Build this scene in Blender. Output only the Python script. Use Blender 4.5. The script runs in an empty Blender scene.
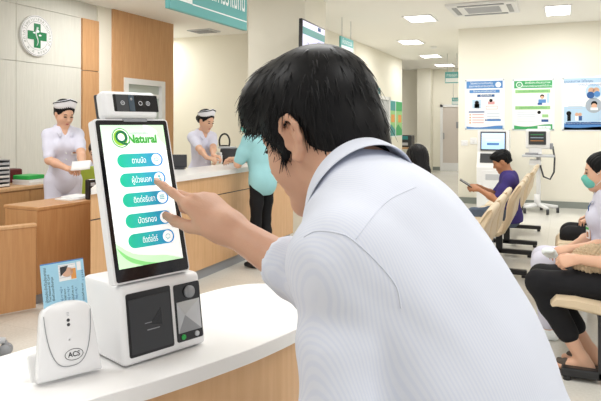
import bpy, bmesh, math, random
import numpy as np
from mathutils import Vector, Matrix, noise
random.seed(7); np.random.seed(7)
scn = bpy.context.scene
COL = scn.collection
PI = math.pi
# ------------------------------------------------------------------ camera
F_PX, CX, HY, CAMH = 620.0, 300.5, 125.0, 1.45
TH = math.radians(23.1)
FWD = Vector((-math.sin(TH), math.cos(TH), 0)); RGT = Vector((math.cos(TH), math.sin(TH), 0)); UP = Vector((0, 0, 1))
CAM = Vector((0, 0, CAMH))
def L(r, f, z):                       # right / forward of the standing point, height above floor
    return RGT*r + FWD*f + UP*z
def PX(x, y, f):                      # a sight line followed to distance f
    return CAM + RGT*((x-CX)/F_PX*f) + FWD*f + UP*((HY-y)/F_PX*f)
def D(r, f, u): return RGT*r + FWD*f + UP*u
cd = bpy.data.cameras.new('camera'); cam = bpy.data.objects.new('camera', cd); COL.objects.link(cam)
cam.location = CAM; cam.rotation_euler = (PI/2, 0, TH)
cd.sensor_width = 36; cd.lens = 36*F_PX/601; cd.shift_y = -(200.5-HY)/601; cd.clip_start = .02; cd.clip_end = 200
scn.camera = cam
# ------------------------------------------------------------------ materials
def mat(name, col, rough=.5, spec=.5, metal=0, noise_amt=0, noise_scale=8, bump=0, bump_scale=40, emit=0, alpha=1, trans=0, sss=0, coat=0):
    m = bpy.data.materials.new(name); m.use_nodes = True
    nt = m.node_tree; b = nt.nodes['Principled BSDF']; n = nt.nodes; l = nt.links
    c = (*col, 1)
    b.inputs['Base Color'].default_value = c; b.inputs['Roughness'].default_value = rough
    b.inputs['Metallic'].default_value = metal; b.inputs['Specular IOR Level'].default_value = spec
    b.inputs['Coat Weight'].default_value = coat
    if trans: b.inputs['Transmission Weight'].default_value = trans
    if alpha < 1: b.inputs['Alpha'].default_value = alpha
    if sss:
        b.inputs['Subsurface Weight'].default_value = sss; b.inputs['Subsurface Radius'].default_value = (1, .35, .2); b.inputs['Subsurface Scale'].default_value = .008
    if emit:
        b.inputs['Emission Color'].default_value = c; b.inputs['Emission Strength'].default_value = emit
    tc = n.new('ShaderNodeTexCoord')
    if noise_amt:
        t = n.new('ShaderNodeTexNoise'); t.inputs['Scale'].default_value = noise_scale; t.inputs['Detail'].default_value = 4
        l.new(tc.outputs['Object'], t.inputs['Vector'])
        mx = n.new('ShaderNodeMix'); mx.data_type = 'RGBA'
        mx.inputs[6].default_value = tuple(x*(1-noise_amt) for x in col)+(1,); mx.inputs[7].default_value = tuple(min(1, x*(1+noise_amt)) for x in col)+(1,)
        l.new(t.outputs['Fac'], mx.inputs[0]); l.new(mx.outputs[2], b.inputs['Base Color'])
    if bump:
        t = n.new('ShaderNodeTexNoise'); t.inputs['Scale'].default_value = bump_scale; t.inputs['Detail'].default_value = 3
        l.new(tc.outputs['Object'], t.inputs['Vector'])
        bp = n.new('ShaderNodeBump'); bp.inputs['Strength'].default_value = bump; bp.inputs['Distance'].default_value = .01
        l.new(t.outputs['Fac'], bp.inputs['Height']); l.new(bp.outputs['Normal'], b.inputs['Normal'])
    return m
def srgb(r, g, b):
    return tuple(((c/255)/12.92 if c/255 <= .04045 else ((c/255+.055)/1.055)**2.4) for c in (r, g, b))
def wood_mat(name, c1, c2, scale=(14, 14, .9), rough=.38):
    m = bpy.data.materials.new(name); m.use_nodes = True; nt = m.node_tree; n = nt.nodes; l = nt.links; b = n['Principled BSDF']
    tc = n.new('ShaderNodeTexCoord'); mp = n.new('ShaderNodeMapping'); mp.inputs['Scale'].default_value = scale
    t = n.new('ShaderNodeTexNoise'); t.inputs['Scale'].default_value = 3; t.inputs['Detail'].default_value = 6; t.inputs['Roughness'].default_value = .6; t.inputs['Distortion'].default_value = .4
    l.new(tc.outputs['Object'], mp.inputs['Vector']); l.new(mp.outputs['Vector'], t.inputs['Vector'])
    r = n.new('ShaderNodeValToRGB'); r.color_ramp.elements[0].position = .3; r.color_ramp.elements[1].position = .7
    r.color_ramp.elements[0].color = (*c1, 1); r.color_ramp.elements[1].color = (*c2, 1)
    l.new(t.outputs['Fac'], r.inputs['Fac']); l.new(r.outputs['Color'], b.inputs['Base Color'])
    b.inputs['Roughness'].default_value = rough
    return m
def grad_mat(name, stops, axis, lo, hi, emit=0, rough=.3):
    """colour ramp along one object axis between lo and hi"""
    m = bpy.data.materials.new(name); m.use_nodes = True; nt = m.node_tree; n = nt.nodes; l = nt.links; b = n['Principled BSDF']
    tc = n.new('ShaderNodeTexCoord'); vm = n.new('ShaderNodeVectorMath'); vm.operation = 'DOT_PRODUCT'; vm.inputs[1].default_value = axis
    l.new(tc.outputs['Object'], vm.inputs[0])
    mr = n.new('ShaderNodeMapRange'); mr.inputs[1].default_value = lo; mr.inputs[2].default_value = hi
    l.new(vm.outputs['Value'], mr.inputs[0])
    r = n.new('ShaderNodeValToRGB'); e = r.color_ramp.elements
    e[0].position = stops[0][0]; e[0].color = (*stops[0][1], 1); e[1].position = stops[-1][0]; e[1].color = (*stops[-1][1], 1)
    for p, c in stops[1:-1]:
        q = e.new(p); q.color = (*c, 1)
    l.new(mr.outputs[0], r.inputs['Fac']); l.new(r.outputs['Color'], b.inputs['Base Color'])
    if emit:
        l.new(r.outputs['Color'], b.inputs['Emission Color']); b.inputs['Emission Strength'].default_value = emit
    b.inputs['Roughness'].default_value = rough
    return m
def stripe_mat(name, c1, c2, axis, period, rough=.8, bump=.15):
    m = bpy.data.materials.new(name); m.use_nodes = True; nt = m.node_tree; n = nt.nodes; l = nt.links; b = n['Principled BSDF']
    tc = n.new('ShaderNodeTexCoord'); vm = n.new('ShaderNodeVectorMath'); vm.operation = 'DOT_PRODUCT'; vm.inputs[1].default_value = tuple(x/period*2*PI for x in axis)
    l.new(tc.outputs['Object'], vm.inputs[0])
    s = n.new('ShaderNodeMath'); s.operation = 'SINE'; l.new(vm.outputs['Value'], s.inputs[0])
    mr = n.new('ShaderNodeMapRange'); mr.inputs[1].default_value = -.3; mr.inputs[2].default_value = .6; l.new(s.outputs[0], mr.inputs[0])
    mx = n.new('ShaderNodeMix'); mx.data_type = 'RGBA'; mx.inputs[6].default_value = (*c1, 1); mx.inputs[7].default_value = (*c2, 1)
    l.new(mr.outputs[0], mx.inputs[0]); l.new(mx.outputs[2], b.inputs['Base Color'])
    b.inputs['Roughness'].default_value = rough; b.inputs['Specular IOR Level'].default_value = .2
    t = n.new('ShaderNodeTexNoise'); t.inputs['Scale'].default_value = 22; t.inputs['Detail'].default_value = 3; l.new(tc.outputs['Object'], t.inputs['Vector'])
    bp = n.new('ShaderNodeBump'); bp.inputs['Strength'].default_value = bump; bp.inputs['Distance'].default_value = .006
    l.new(t.outputs['Fac'], bp.inputs['Height']); l.new(bp.outputs['Normal'], b.inputs['Normal'])
    return m
M = {}
M['wall'] = mat('cream_paint', srgb(240, 236, 222), .7, .25, noise_amt=.015, noise_scale=3)
M['capwhite'] = mat('cap_white_cotton', srgb(246, 246, 252), .85, .2)
M['ceil'] = mat('ceiling_paint', srgb(249, 247, 242), .8, .2)
M['white'] = mat('white_plastic', srgb(238, 238, 238), .35, .4)
M['white_gloss'] = mat('white_gloss_plastic', srgb(240, 240, 241), .25, .45)
M['white_top'] = mat('white_solid_surface', srgb(242, 241, 240), .28, .4, noise_amt=.01, noise_scale=20)
M['black'] = mat('black_plastic', (.012, .012, .014), .3, .5)
M['black_gloss'] = mat('black_glass', (.008, .008, .01), .12, .5)
M['dark'] = mat('dark_grey_plastic', (.035, .037, .042), .4, .5)
M['grey'] = mat('grey_plastic', srgb(150, 152, 156), .4, .4)
M['ltgrey'] = mat('light_grey_plastic', srgb(196, 198, 202), .4, .4)
M['metal'] = mat('brushed_metal', srgb(190, 192, 196), .3, .5, metal=.9)
M['blacksteel'] = mat('black_steel', (.018, .018, .02), .35, .5)
M['wood'] = wood_mat('oak_laminate', srgb(208, 163, 118), srgb(222, 180, 136))
M['wood_d'] = wood_mat('oak_laminate_warm', srgb(192, 140, 92), srgb(206, 158, 110))
M['wood_wall'] = wood_mat('oak_wall_panel', srgb(200, 150, 104), srgb(214, 168, 122), rough=.45)
M['teal'] = mat('teal_sign', srgb(96, 172, 172), .4, .4)
M['teal_d'] = mat('teal_sign_dark', srgb(60, 146, 146), .45, .4)
M['signwhite'] = mat('sign_white', srgb(244, 250, 250), .45, .3)
M['skirting'] = mat('grey_skirting', srgb(138, 144, 138), .5, .4)
M['beige'] = mat('beige_vinyl', srgb(214, 194, 164), .45, .4, noise_amt=.04, noise_scale=12, bump=.12, bump_scale=14)
M['light'] = mat('light_panel', (1, .99, .97), .5, emit=6)
M['skin'] = mat('skin', srgb(204, 158, 132), .5, .35, noise_amt=.05, noise_scale=30, sss=.12, bump=.06, bump_scale=220)
M['skin_f'] = mat('skin_light', srgb(224, 178, 150), .5, .35, noise_amt=.03, noise_scale=20, sss=.1)
M['skin_d'] = mat('skin_tan', srgb(186, 132, 98), .5, .35, noise_amt=.04, noise_scale=20)
M['hair'] = mat('black_hair', (.007, .0068, .0075), .42, .16, noise_amt=.3, noise_scale=60)
M['hair_b'] = mat('brown_hair', (.035, .015, .008), .4, .5, noise_amt=.3, noise_scale=60)
M['lips'] = mat('lips', srgb(186, 100, 92), .4, .4)
M['eye'] = mat('eye_dark', (.015, .01, .008), .15, .5)
M['uniform'] = mat('pale_lilac_uniform', srgb(222, 222, 238), .85, .2, noise_amt=.02, noise_scale=15, bump=.3, bump_scale=16)
M['aqua'] = mat('aqua_scrubs', srgb(160, 212, 218), .85, .2, noise_amt=.04, noise_scale=15, bump=.3, bump_scale=14)
M['navy'] = mat('navy_violet_cotton', srgb(66, 56, 118), .85, .2, noise_amt=.08, noise_scale=15, bump=.3, bump_scale=16)
M['jeans'] = mat('grey_blue_denim', srgb(92, 104, 122), .85, .2, noise_amt=.1, noise_scale=40)
M['blackcloth'] = mat('black_cloth', (.010, .010, .012), .8, .25, noise_amt=.2, noise_scale=20, bump=.3, bump_scale=14)
M['greycloth'] = mat('grey_cloth', srgb(150, 140, 130), .85, .2)
M['mask'] = mat('teal_face_mask', srgb(116, 198, 184), .8, .2)
M['paper'] = mat('white_paper', srgb(244, 244, 244), .7, .2)
M['green'] = mat('green_plastic', srgb(52, 178, 84), .4, .4)
M['green_ch'] = mat('yellow_green_fabric', srgb(170, 186, 72), .7, .3)
M['maroon'] = mat('maroon_card', srgb(96, 36, 38), .5, .3)
M['blue'] = mat('blue_print', srgb(88, 140, 200), .5, .3)
M['ltblue'] = mat('light_blue_print', srgb(186, 214, 236), .5, .3)
M['dkblue'] = mat('dark_blue_print', srgb(52, 92, 150), .5, .3)
M['pgreen'] = mat('green_print', srgb(72, 168, 104), .5, .3)
M['lgreen'] = mat('light_green_print', srgb(158, 206, 140), .5, .3)
M['pink'] = mat('pink_print', srgb(216, 160, 160), .5, .3)
M['orange'] = mat('orange_print', srgb(230, 160, 90), .5, .3)
M['greyprint'] = mat('grey_print', srgb(168, 178, 190), .6, .3)
M['lineprint'] = mat('pale_line_print', srgb(196, 206, 218), .6, .3)
M['pposter'] = mat('poster_paper', srgb(232, 240, 244), .35, .4)
M['dkgreen'] = mat('emblem_green', srgb(30, 126, 78), .5, .3)
# floor: pale polished terrazzo
def floor_mat():
    m = mat('terrazzo_floor', srgb(228, 225, 218), .16, .4); nt = m.node_tree; n = nt.nodes; l = nt.links; b = n['Principled BSDF']
    tc = n.new('ShaderNodeTexCoord'); v = n.new('ShaderNodeTexNoise'); v.inputs['Scale'].default_value = 60; v.inputs['Detail'].default_value = 4
    v2 = n.new('ShaderNodeTexNoise'); v2.inputs['Scale'].default_value = .8
    l.new(tc.outputs['Object'], v.inputs['Vector']); l.new(tc.outputs['Object'], v2.inputs['Vector'])
    a = n.new('ShaderNodeMath'); a.operation = 'ADD'; l.new(v.outputs['Fac'], a.inputs[0]); l.new(v2.outputs['Fac'], a.inputs[1])
    r = n.new('ShaderNodeValToRGB'); r.color_ramp.elements[0].position = .35; r.color_ramp.elements[1].position = .65
    h = n.new('ShaderNodeMath'); h.operation = 'MULTIPLY'; h.inputs[1].default_value = .5; l.new(a.outputs[0], h.inputs[0])
    r.color_ramp.elements[0].color = (*srgb(216, 213, 204), 1); r.color_ramp.elements[1].color = (*srgb(232, 230, 223), 1)
    l.new(h.outputs[0], r.inputs['Fac'])
    br = n.new('ShaderNodeTexBrick'); br.inputs['Scale'].default_value = 1; br.inputs['Brick Width'].default_value = .6; br.inputs['Row Height'].default_value = .6; br.offset = 0
    br.inputs['Mortar Size'].default_value = .003; br.inputs['Color1'].default_value = (1, 1, 1, 1); br.inputs['Color2'].default_value = (.985, .985, .985, 1); br.inputs['Mortar'].default_value = (.86, .86, .85, 1)
    l.new(tc.outputs['Object'], br.inputs['Vector'])
    mx = n.new('ShaderNodeMix'); mx.data_type = 'RGBA'; mx.blend_type = 'MULTIPLY'; mx.inputs[0].default_value = 1
    l.new(r.outputs['Color'], mx.inputs[6]); l.new(br.outputs['Color'], mx.inputs[7]); l.new(mx.outputs[2], b.inputs['Base Color'])
    return m
M['floor'] = floor_mat()
# fabric-like pale wall covering with faint vertical weave
def panel_mat():
    m = wood_mat('pale_wall_covering', srgb(212, 211, 202), srgb(224, 223, 214), scale=(30, 30, 1.2), rough=.75)
    return m
M['panel'] = panel_mat()
# ------------------------------------------------------------------ mesh builder
class MB:
    def __init__(s, smooth=False): s.v = []; s.f = []; s.m = []; s.s = []; s.mi = 0; s.sm = smooth
    def _add(s, vs, fs, smooth=None):
        b = len(s.v); s.v += [Vector(v) for v in vs]
        for f in fs: s.f.append([b+i for i in f]); s.m.append(s.mi); s.s.append(s.sm if smooth is None else smooth)
        return s
    def _bm(s, bm, Mx=None, smooth=None):
        vs = [(Mx @ v.co) if Mx else v.co.copy() for v in bm.verts]; bm.verts.index_update()
        fs = [[v.index for v in f.verts] for f in bm.faces]; bm.free(); return s._add(vs, fs, smooth)
    def box(s, c, size, bev=0, Mx=None, seg=2):
        bm = bmesh.new(); bmesh.ops.create_cube(bm, size=1)
        for v in bm.verts: v.co = Vector((v.co.x*size[0]+c[0], v.co.y*size[1]+c[1], v.co.z*size[2]+c[2]))
        if bev: bmesh.ops.bevel(bm, geom=bm.edges[:], offset=bev, segments=seg, affect='EDGES', profile=.5)
        return s._bm(bm, Mx)
    def box2(s, a, b, bev=0, Mx=None):
        return s.box([(a[i]+b[i])/2 for i in range(3)], [abs(a[i]-b[i]) for i in range(3)], bev, Mx)
    def tube(s, pts, rad, seg=8, cap=True, flat=None):
        pts = [Vector(p) for p in pts]; n = len(pts); vs = []; fs = []
        up = Vector((0, 0, 1)); t0 = (pts[1]-pts[0]).normalized()
        if abs(t0.dot(up)) > .95: up = Vector((1, 0, 0))
        x = t0.cross(up).normalized()
        for i, p in enumerate(pts):
            t = (pts[min(i+1, n-1)]-pts[max(i-1, 0)]).normalized()
            x = (x - t*x.dot(t)).normalized(); y = t.cross(x)
            r = rad[i] if hasattr(rad, '__len__') else rad
            for k in range(seg):
                a = 2*PI*k/seg; vs.append(p + x*(r*math.cos(a)) + y*(r*math.sin(a)))
        for i in range(n-1):
            for k in range(seg):
                a = i*seg+k; b = i*seg+(k+1) % seg; fs.append((a, b, b+seg, a+seg))
        if cap: fs.append(list(range(seg))[::-1]); fs.append([(n-1)*seg+k for k in range(seg)])
        return s._add(vs, fs, True)
    def cyl(s, a, b, r0, r1=None, seg=16): return s.tube([a, b], [r0, r0 if r1 is None else r1], seg)
    def ell(s, c, r, Mx=None, seg=16, ring=10):
        bm = bmesh.new(); bmesh.ops.create_uvsphere(bm, u_segments=seg, v_segments=ring, radius=1)
        r = (r, r, r) if not hasattr(r, '__len__') else r
        for v in bm.verts: v.co = Vector((v.co.x*r[0]+c[0], v.co.y*r[1]+c[1], v.co.z*r[2]+c[2]))
        return s._bm(bm, Mx, True)
    def prism(s, poly, z0, z1, Mx=None, smooth=False):
        n = len(poly); vs = [Vector((p[0], p[1], z0)) for p in poly]+[Vector((p[0], p[1], z1)) for p in poly]
        if Mx: vs = [Mx @ v for v in vs]
        fs = [list(range(n))[::-1], [n+i for i in range(n)]] + [(i, (i+1) % n, n+(i+1) % n, n+i) for i in range(n)]
        return s._add(vs, fs, smooth)
    def face(s, pts, Mx=None): return s._add([(Mx @ Vector(p)) if Mx else p for p in pts], [list(range(len(pts)))])
    def lathe(s, prof, Mx=None, seg=24):
        n = len(prof); vs = []; fs = []
        for r, z in prof:
            for k in range(seg):
                a = 2*PI*k/seg; vs.append(Vector((r*math.cos(a), r*math.sin(a), z)))
        for i in range(n-1):
            for k in range(seg):
                fs.append((i*seg+k, i*seg+(k+1) % seg, (i+1)*seg+(k+1) % seg, (i+1)*seg+k))
        if Mx: vs = [Mx @ v for v in vs]
        return s._add(vs, fs, True)
    def grid(s, rows, close=False, smooth=True):
        n = len(rows); m = len(rows[0]); vs = [p for r in rows for p in r]; fs = []
        for i in range(n-1):
            for j in range(m-1+(1 if close else 0)):
                fs.append((i*m+j, i*m+(j+1) % m, (i+1)*m+(j+1) % m, (i+1)*m+j))
        return s._add(vs, fs, smooth)
    def text(s, body, size, Mx, align='CENTER', width=None, bold=0):
        cu = bpy.data.curves.new('lettering', 'FONT'); cu.body = body; cu.size = size; cu.align_x = align; cu.align_y = 'CENTER'; cu.offset = bold; cu.resolution_u = 3
        o = bpy.data.objects.new('lettering', cu); COL.objects.link(o); bpy.context.view_layer.update()
        dg = bpy.context.evaluated_depsgraph_get(); me = o.evaluated_get(dg).to_mesh()
        vs = [v.co.copy() for v in me.vertices]; fs = [list(p.vertices) for p in me.polygons]
        o.evaluated_get(dg).to_mesh_clear(); bpy.data.objects.remove(o); bpy.data.curves.remove(cu)
        if width and vs:
            w = max(v.x for v in vs)-min(v.x for v in vs)
            if w > 0:
                k = width/w; vs = [Vector((v.x*k, v.y, v.z)) for v in vs]
        return s._add([Mx @ v for v in vs], fs, False)
    def build(s, name, mats, parent=None, origin=None):
        me = bpy.data.meshes.new(name); mats = mats if isinstance(mats, list) else [mats]
        base = Vector(parent['_b']) if parent is not None else Vector(origin if origin is not None else (0, 0, 0))
        me.from_pydata([v-base for v in s.v], [], s.f)
        for m in mats: me.materials.append(m)
        me.polygons.foreach_set('material_index', s.m); me.polygons.foreach_set('use_smooth', s.s)
        me.update()
        bm = bmesh.new(); bm.from_mesh(me); bmesh.ops.recalc_face_normals(bm, faces=bm.faces[:]); bm.to_mesh(me); bm.free()
        return link(name, me, parent, base)
def link(name, me, parent, base):
    o = bpy.data.objects.new(name, me); COL.objects.link(o)
    if parent is not None: o.parent = parent; o['_b'] = parent['_b']
    else: o.location = base; o['_b'] = tuple(base)
    return o
def tag(o, label, cat, group=None, kind=None):
    if label: o['label'] = label
    if cat: o['category'] = cat
    if group: o['group'] = group
    if kind: o['kind'] = kind
    return o
def thing(name, label, cat, loc, group=None):
    o = bpy.data.objects.new(name, None); COL.objects.link(o); o.location = loc; o['_b'] = tuple(loc); o.empty_display_size = .1
    return tag(o, label, cat, group)
def struct(o): o['kind'] = 'structure'; return o
def dup(root, delta, label=None, group=None):
    r = root.copy(); COL.objects.link(r); r.location = root.location + Vector(delta)
    if label: r['label'] = label
    if group: r['group'] = group
    for ch in list(root.children):
        c = ch.copy(); COL.objects.link(c); c.parent = r
        for g in list(ch.children):
            d = g.copy(); COL.objects.link(d); d.parent = c
    return r
def frame(o, x, y, z):
    m = Matrix((Vector(x), Vector(y), Vector(z))).transposed().to_4x4(); m.translation = Vector(o); return m
def rpoly(w, h, r, n=5, cx=0, cy=0):
    p = []
    for sx, sy, a0 in ((1, 1, 0), (-1, 1, 90), (-1, -1, 180), (1, -1, 270)):
        for k in range(n+1):
            a = math.radians(a0+90*k/n); p.append((cx+sx*(w/2-r)+r*math.cos(a), cy+sy*(h/2-r)+r*math.sin(a)))
    return p
# ------------------------------------------------------------------ implicit surfaces -> one continuous mesh
def A3(v): return np.array((v[0], v[1], v[2]), float)
class SDF:
    def __init__(s): s.p = []
    def cone(s, a, b, ra, rb=None, k=.02, op='+'):
        a = A3(a); b = A3(b); rb = ra if rb is None else rb; rm = max(ra, rb)
        s.p.append(('c', (a, b, ra, rb), k, op, np.minimum(a, b)-rm, np.maximum(a, b)+rm)); return s
    def chain(s, pts, rs, k=.02, op='+'):
        for i in range(len(pts)-1): s.cone(pts[i], pts[i+1], rs[i], rs[i+1], k, op)
        return s
    def ell(s, c, r, R=None, k=.02, op='+'):
        c = A3(c); R = np.eye(3) if R is None else np.array([A3(x) for x in R]); r = np.array(r, float) if hasattr(r, '__len__') else np.full(3, r)
        e = np.sqrt(((R*r[:, None])**2).sum(0))
        s.p.append(('e', (c, R, r), k, op, c-e, c+e)); return s
    def box(s, c, h, R=None, rd=.01, k=.02, op='+'):
        c = A3(c); R = np.eye(3) if R is None else np.array([A3(x) for x in R]); h = np.array(h, float)
        e = (np.abs(R)*h[:, None]).sum(0)
        s.p.append(('b', (c, R, h, rd), k, op, c-e, c+e)); return s
    def cut(s, pt, n, k=.004):            # removes the side the normal points to
        s.p.append(('h', (A3(pt), A3(n)/np.linalg.norm(A3(n))), k, 'cut', None, None)); return s
    def mesh(s, h, disp=None, smooth=1):
        lo = np.min([p[4] for p in s.p if p[3] == '+'], 0)-4*h; hi = np.max([p[5] for p in s.p if p[3] == '+'], 0)+4*h
        n = np.ceil((hi-lo)/h).astype(int)+1
        G = np.full(n, .06, np.float32)
        ax = [(lo[i]+h*np.arange(n[i])).astype(np.float32) for i in range(3)]
        for typ, q, k, op, a, b in s.p:
            if typ == 'h':
                d = ((ax[0]-q[0][0])*q[1][0])[:, None, None]+((ax[1]-q[0][1])*q[1][1])[None, :, None]+((ax[2]-q[0][2])*q[1][2])[None, None, :]
                hh = np.maximum(k-np.abs(G-d), 0)/k; G = (np.maximum(G, d)+hh*hh*k*.25).astype(np.float32); continue
            mg = k+3*h
            i0 = np.clip(np.floor((a-mg-lo)/h).astype(int), 0, n); i1 = np.clip(np.ceil((b+mg-lo)/h).astype(int)+1, 0, n)
            if (i1 <= i0).any(): continue
            sl = tuple(slice(i0[i], i1[i]) for i in range(3))
            X = ax[0][sl[0]][:, None, None]; Y = ax[1][sl[1]][None, :, None]; Z = ax[2][sl[2]][None, None, :]
            if typ == 'c':
                pa, pb, ra, rb = q; ab = pb-pa; L2 = max((ab*ab).sum(), 1e-12)
                t = np.clip(((X-pa[0])*ab[0]+(Y-pa[1])*ab[1]+(Z-pa[2])*ab[2])/L2, 0, 1)
                d = np.sqrt((X-pa[0]-t*ab[0])**2+(Y-pa[1]-t*ab[1])**2+(Z-pa[2]-t*ab[2])**2)-(ra+(rb-ra)*t)
            else:
                c, R = q[0], q[1]
                u = [(X-c[0])*R[i, 0]+(Y-c[1])*R[i, 1]+(Z-c[2])*R[i, 2] for i in range(3)]
                if typ == 'e':
                    r = q[2]
                    k0 = np.sqrt((u[0]/r[0])**2+(u[1]/r[1])**2+(u[2]/r[2])**2); k1 = np.sqrt((u[0]/r[0]**2)**2+(u[1]/r[1]**2)**2+(u[2]/r[2]**2)**2)
                    d = np.where(k1 > 1e-6, k0*(k0-1)/np.maximum(k1, 1e-6), -min(r))
                else:
                    hb, rd = q[2], q[3]
                    w = [np.abs(u[i])-hb[i]+rd for i in range(3)]
                    d = np.sqrt(sum(np.maximum(x, 0)**2 for x in w))+np.minimum(np.maximum(np.maximum(w[0], w[1]), w[2]), 0)-rd
            g = G[sl]; d = d.astype(np.float32)
            if op == '+':
                hh = np.maximum(k-np.abs(g-d), 0)/k; G[sl] = np.minimum(g, d)-hh*hh*k*.25
            else:
                d = -d; hh = np.maximum(k-np.abs(g-d), 0)/k; G[sl] = np.maximum(g, d)+hh*hh*k*.25
        V, Q = nets(G, lo, h)
        if smooth: V = relax(V, Q, smooth)
        if disp is not None and len(V):
            N = vnormals(V, Q); V = V+N*disp(V)[:, None]
        return V, Q
def nets(G, lo, h):
    I = G < 0; c = np.zeros([x-1 for x in G.shape], np.uint8)
    for i in (0, 1):
        for j in (0, 1):
            for k in (0, 1): c += I[i:G.shape[0]-1+i, j:G.shape[1]-1+j, k:G.shape[2]-1+k]
    act = (c > 0) & (c < 8); ci = np.argwhere(act); idx = np.full(act.shape, -1, np.int32); idx[act] = np.arange(len(ci))
    acc = np.zeros((len(ci), 3)); cnt = np.zeros(len(ci)); x, y, z = ci.T
    for axn in range(3):
        o1, o2 = [a for a in range(3) if a != axn]
        for p in (0, 1):
            for q in (0, 1):
                o = np.zeros(3, int); o[o1] = p; o[o2] = q; e = o.copy(); e[axn] = 1
                fa = G[x+o[0], y+o[1], z+o[2]]; fb = G[x+e[0], y+e[1], z+e[2]]; m = (fa < 0) != (fb < 0)
                t = fa[m]/(fa[m]-fb[m]); P = np.tile(o.astype(float), (m.sum(), 1)); P[:, axn] += t
                acc[m] += P; cnt[m] += 1
    V = lo+h*(ci+acc/cnt[:, None]); Q = []
    for axn in range(3):
        sh = [slice(1, s-1) for s in G.shape]; sa = list(sh); sb = list(sh); sa[axn] = slice(0, G.shape[axn]-1); sb[axn] = slice(1, G.shape[axn])
        a = I[tuple(sa)]; b = I[tuple(sb)]; E = np.argwhere(a != b)
        if not len(E): continue
        fl = a[tuple(E.T)]; E = E+1; E[:, axn] -= 1
        o1, o2 = (axn+1) % 3, (axn+2) % 3; q = []
        for da, db in ((-1, -1), (0, -1), (0, 0), (-1, 0)):
            e = E.copy(); e[:, o1] += da; e[:, o2] += db; q.append(idx[e[:, 0], e[:, 1], e[:, 2]])
        q = np.stack(q, 1); q[~fl] = q[~fl][:, ::-1]; Q.append(q)
    return V, (np.concatenate(Q) if Q else np.zeros((0, 4), int))
def relax(V, Q, it):
    for _ in range(it):
        S = np.zeros_like(V); C = np.zeros(len(V))
        for a, b in ((0, 1), (1, 2), (2, 3), (3, 0)):
            np.add.at(S, Q[:, a], V[Q[:, b]]); np.add.at(C, Q[:, a], 1); np.add.at(S, Q[:, b], V[Q[:, a]]); np.add.at(C, Q[:, b], 1)
        V = V*.5+S/np.maximum(C, 1)[:, None]*.5
    return V
def vnormals(V, Q):
    n = np.cross(V[Q[:, 2]]-V[Q[:, 0]], V[Q[:, 3]]-V[Q[:, 1]]); N = np.zeros_like(V)
    for i in range(4): np.add.at(N, Q[:, i], n)
    return N/np.maximum(np.linalg.norm(N, axis=1), 1e-12)[:, None]
def put(name, VQ, m, parent=None, origin=None, extra=None):
    V, Q = VQ; base = Vector(parent['_b']) if parent is not None else Vector(origin)
    me = bpy.data.meshes.new(name); vs = (V-np.array(base)); fs = Q.tolist(); vs = vs.tolist()
    me.from_pydata(vs, [], fs); me.materials.append(m)
    me.polygons.foreach_set('use_smooth', [True]*len(fs)); me.update()
    return link(name, me, parent, base)
# ================================================================== the room
CE = 3.24
def slab(name, a, b, m, bev=0): return struct(MB().box2(a, b, bev).build(name, m, origin=((a[0]+b[0])/2, (a[1]+b[1])/2, min(a[2], b[2]))))
slab('floor', (-12, -3, -.1), (8, 24, 0), M['floor'])
slab('ceiling', (-12, -3, CE), (8, 24, CE+.1), M['ceil'])
slab('wall_back', (-1.83, 11.8, 0), (8, 12.0, CE), M['wall'])
slab('wall_back_return', (-1.83, 12.0, 0), (-1.63, 20.0, CE), M['wall'])
slab('wall_far', (-9, 20.0, 0), (-1.63, 20.2, CE), M['wall'])
slab('wall_corridor', (-4.3, 8.42, 0), (-4.1, 16.5, CE), M['wall'])
slab('wall_corridor_return', (-9, 16.5, 0), (-4.1, 16.7, CE), M['wall'])
slab('wall_nurse_back', (-9.5, 10.75, 0), (-4.3, 10.95, CE), M['wall'])
slab('wall_pillar', (-4.04, 7.62, 0), (-3.19, 8.42, CE), M['wall'], .006)
# left wall: pale covering in large panels with fine seams, plus oak panels
wl = MB()
ys = [-3, 3.2, 4.68, 5.86, 7.02]
zs = [0, 2.27, 3.0, CE]
for i in range(len(ys)-1):
    for j in range(3): wl.box2((-6.6, ys[i]+.004, zs[j]+.003), (-6.45, ys[i+1]-.004, zs[j+1]-.003))
wl.box2((-6.62, -3, 0), (-6.47, 7.4, CE))
struct(wl.build('wall_left', M['panel'], origin=(-6.5, 2, 0)))
struct(MB().box2((-6.5, 7.02, 0), (-6.42, 7.36, 2.24)).box2((-6.5, 7.02, 2.25), (-6.42, 7.36, 3.0)).build('trim_1', M['wood_wall'], origin=(-6.45, 7.2, 0)))
slab('trim_2', (-6.5, 7.36, 0), (-6.44, 7.7, CE), M['wall'])
# oak wall with a doorway
ow = MB(); Y0, Y1, YD0, YD1, ZD = 7.66, 9.25, 7.9, 8.98, 2.2
ow.box2((-6.6, Y0, 0), (-6.40, YD0, CE)).box2((-6.6, YD1, 0), (-6.40, Y1, CE)).box2((-6.6, YD0, ZD), (-6.40, YD1, CE))
for y in (8.2, 8.75): ow.box2((-6.4, y-.003, ZD), (-6.3985, y+.003, CE))
struct(ow.build('wall_oak', M['wood_wall'], origin=(-6.5, 8.4, 0)))
slab('wall_oak_return', (-9.5, 9.2, 0), (-6.6, 9.25, CE), M['wall'])
dr = MB(); dr.box2((-6.52, YD0, 0), (-6.38, YD0+.1, ZD-.09)).box2((-6.52, YD1-.1, 0), (-6.38, YD1, ZD-.09)).box2((-6.52, YD0, ZD-.09), (-6.38, YD1, ZD))
dr.mi = 1; dr.box2((-6.47, YD0+.1, .05), (-6.45, YD1-.1, ZD-.09))
dr.mi = 0; dr.box2((-6.48, YD0+.1, 0), (-6.43, YD1-.1, .9)).box2((-6.48, YD0+.1, 1.9), (-6.43, YD1-.1, 1.97))
M['glassy'] = mat('frosted_glass', srgb(196, 206, 200), .15, .5)
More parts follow.
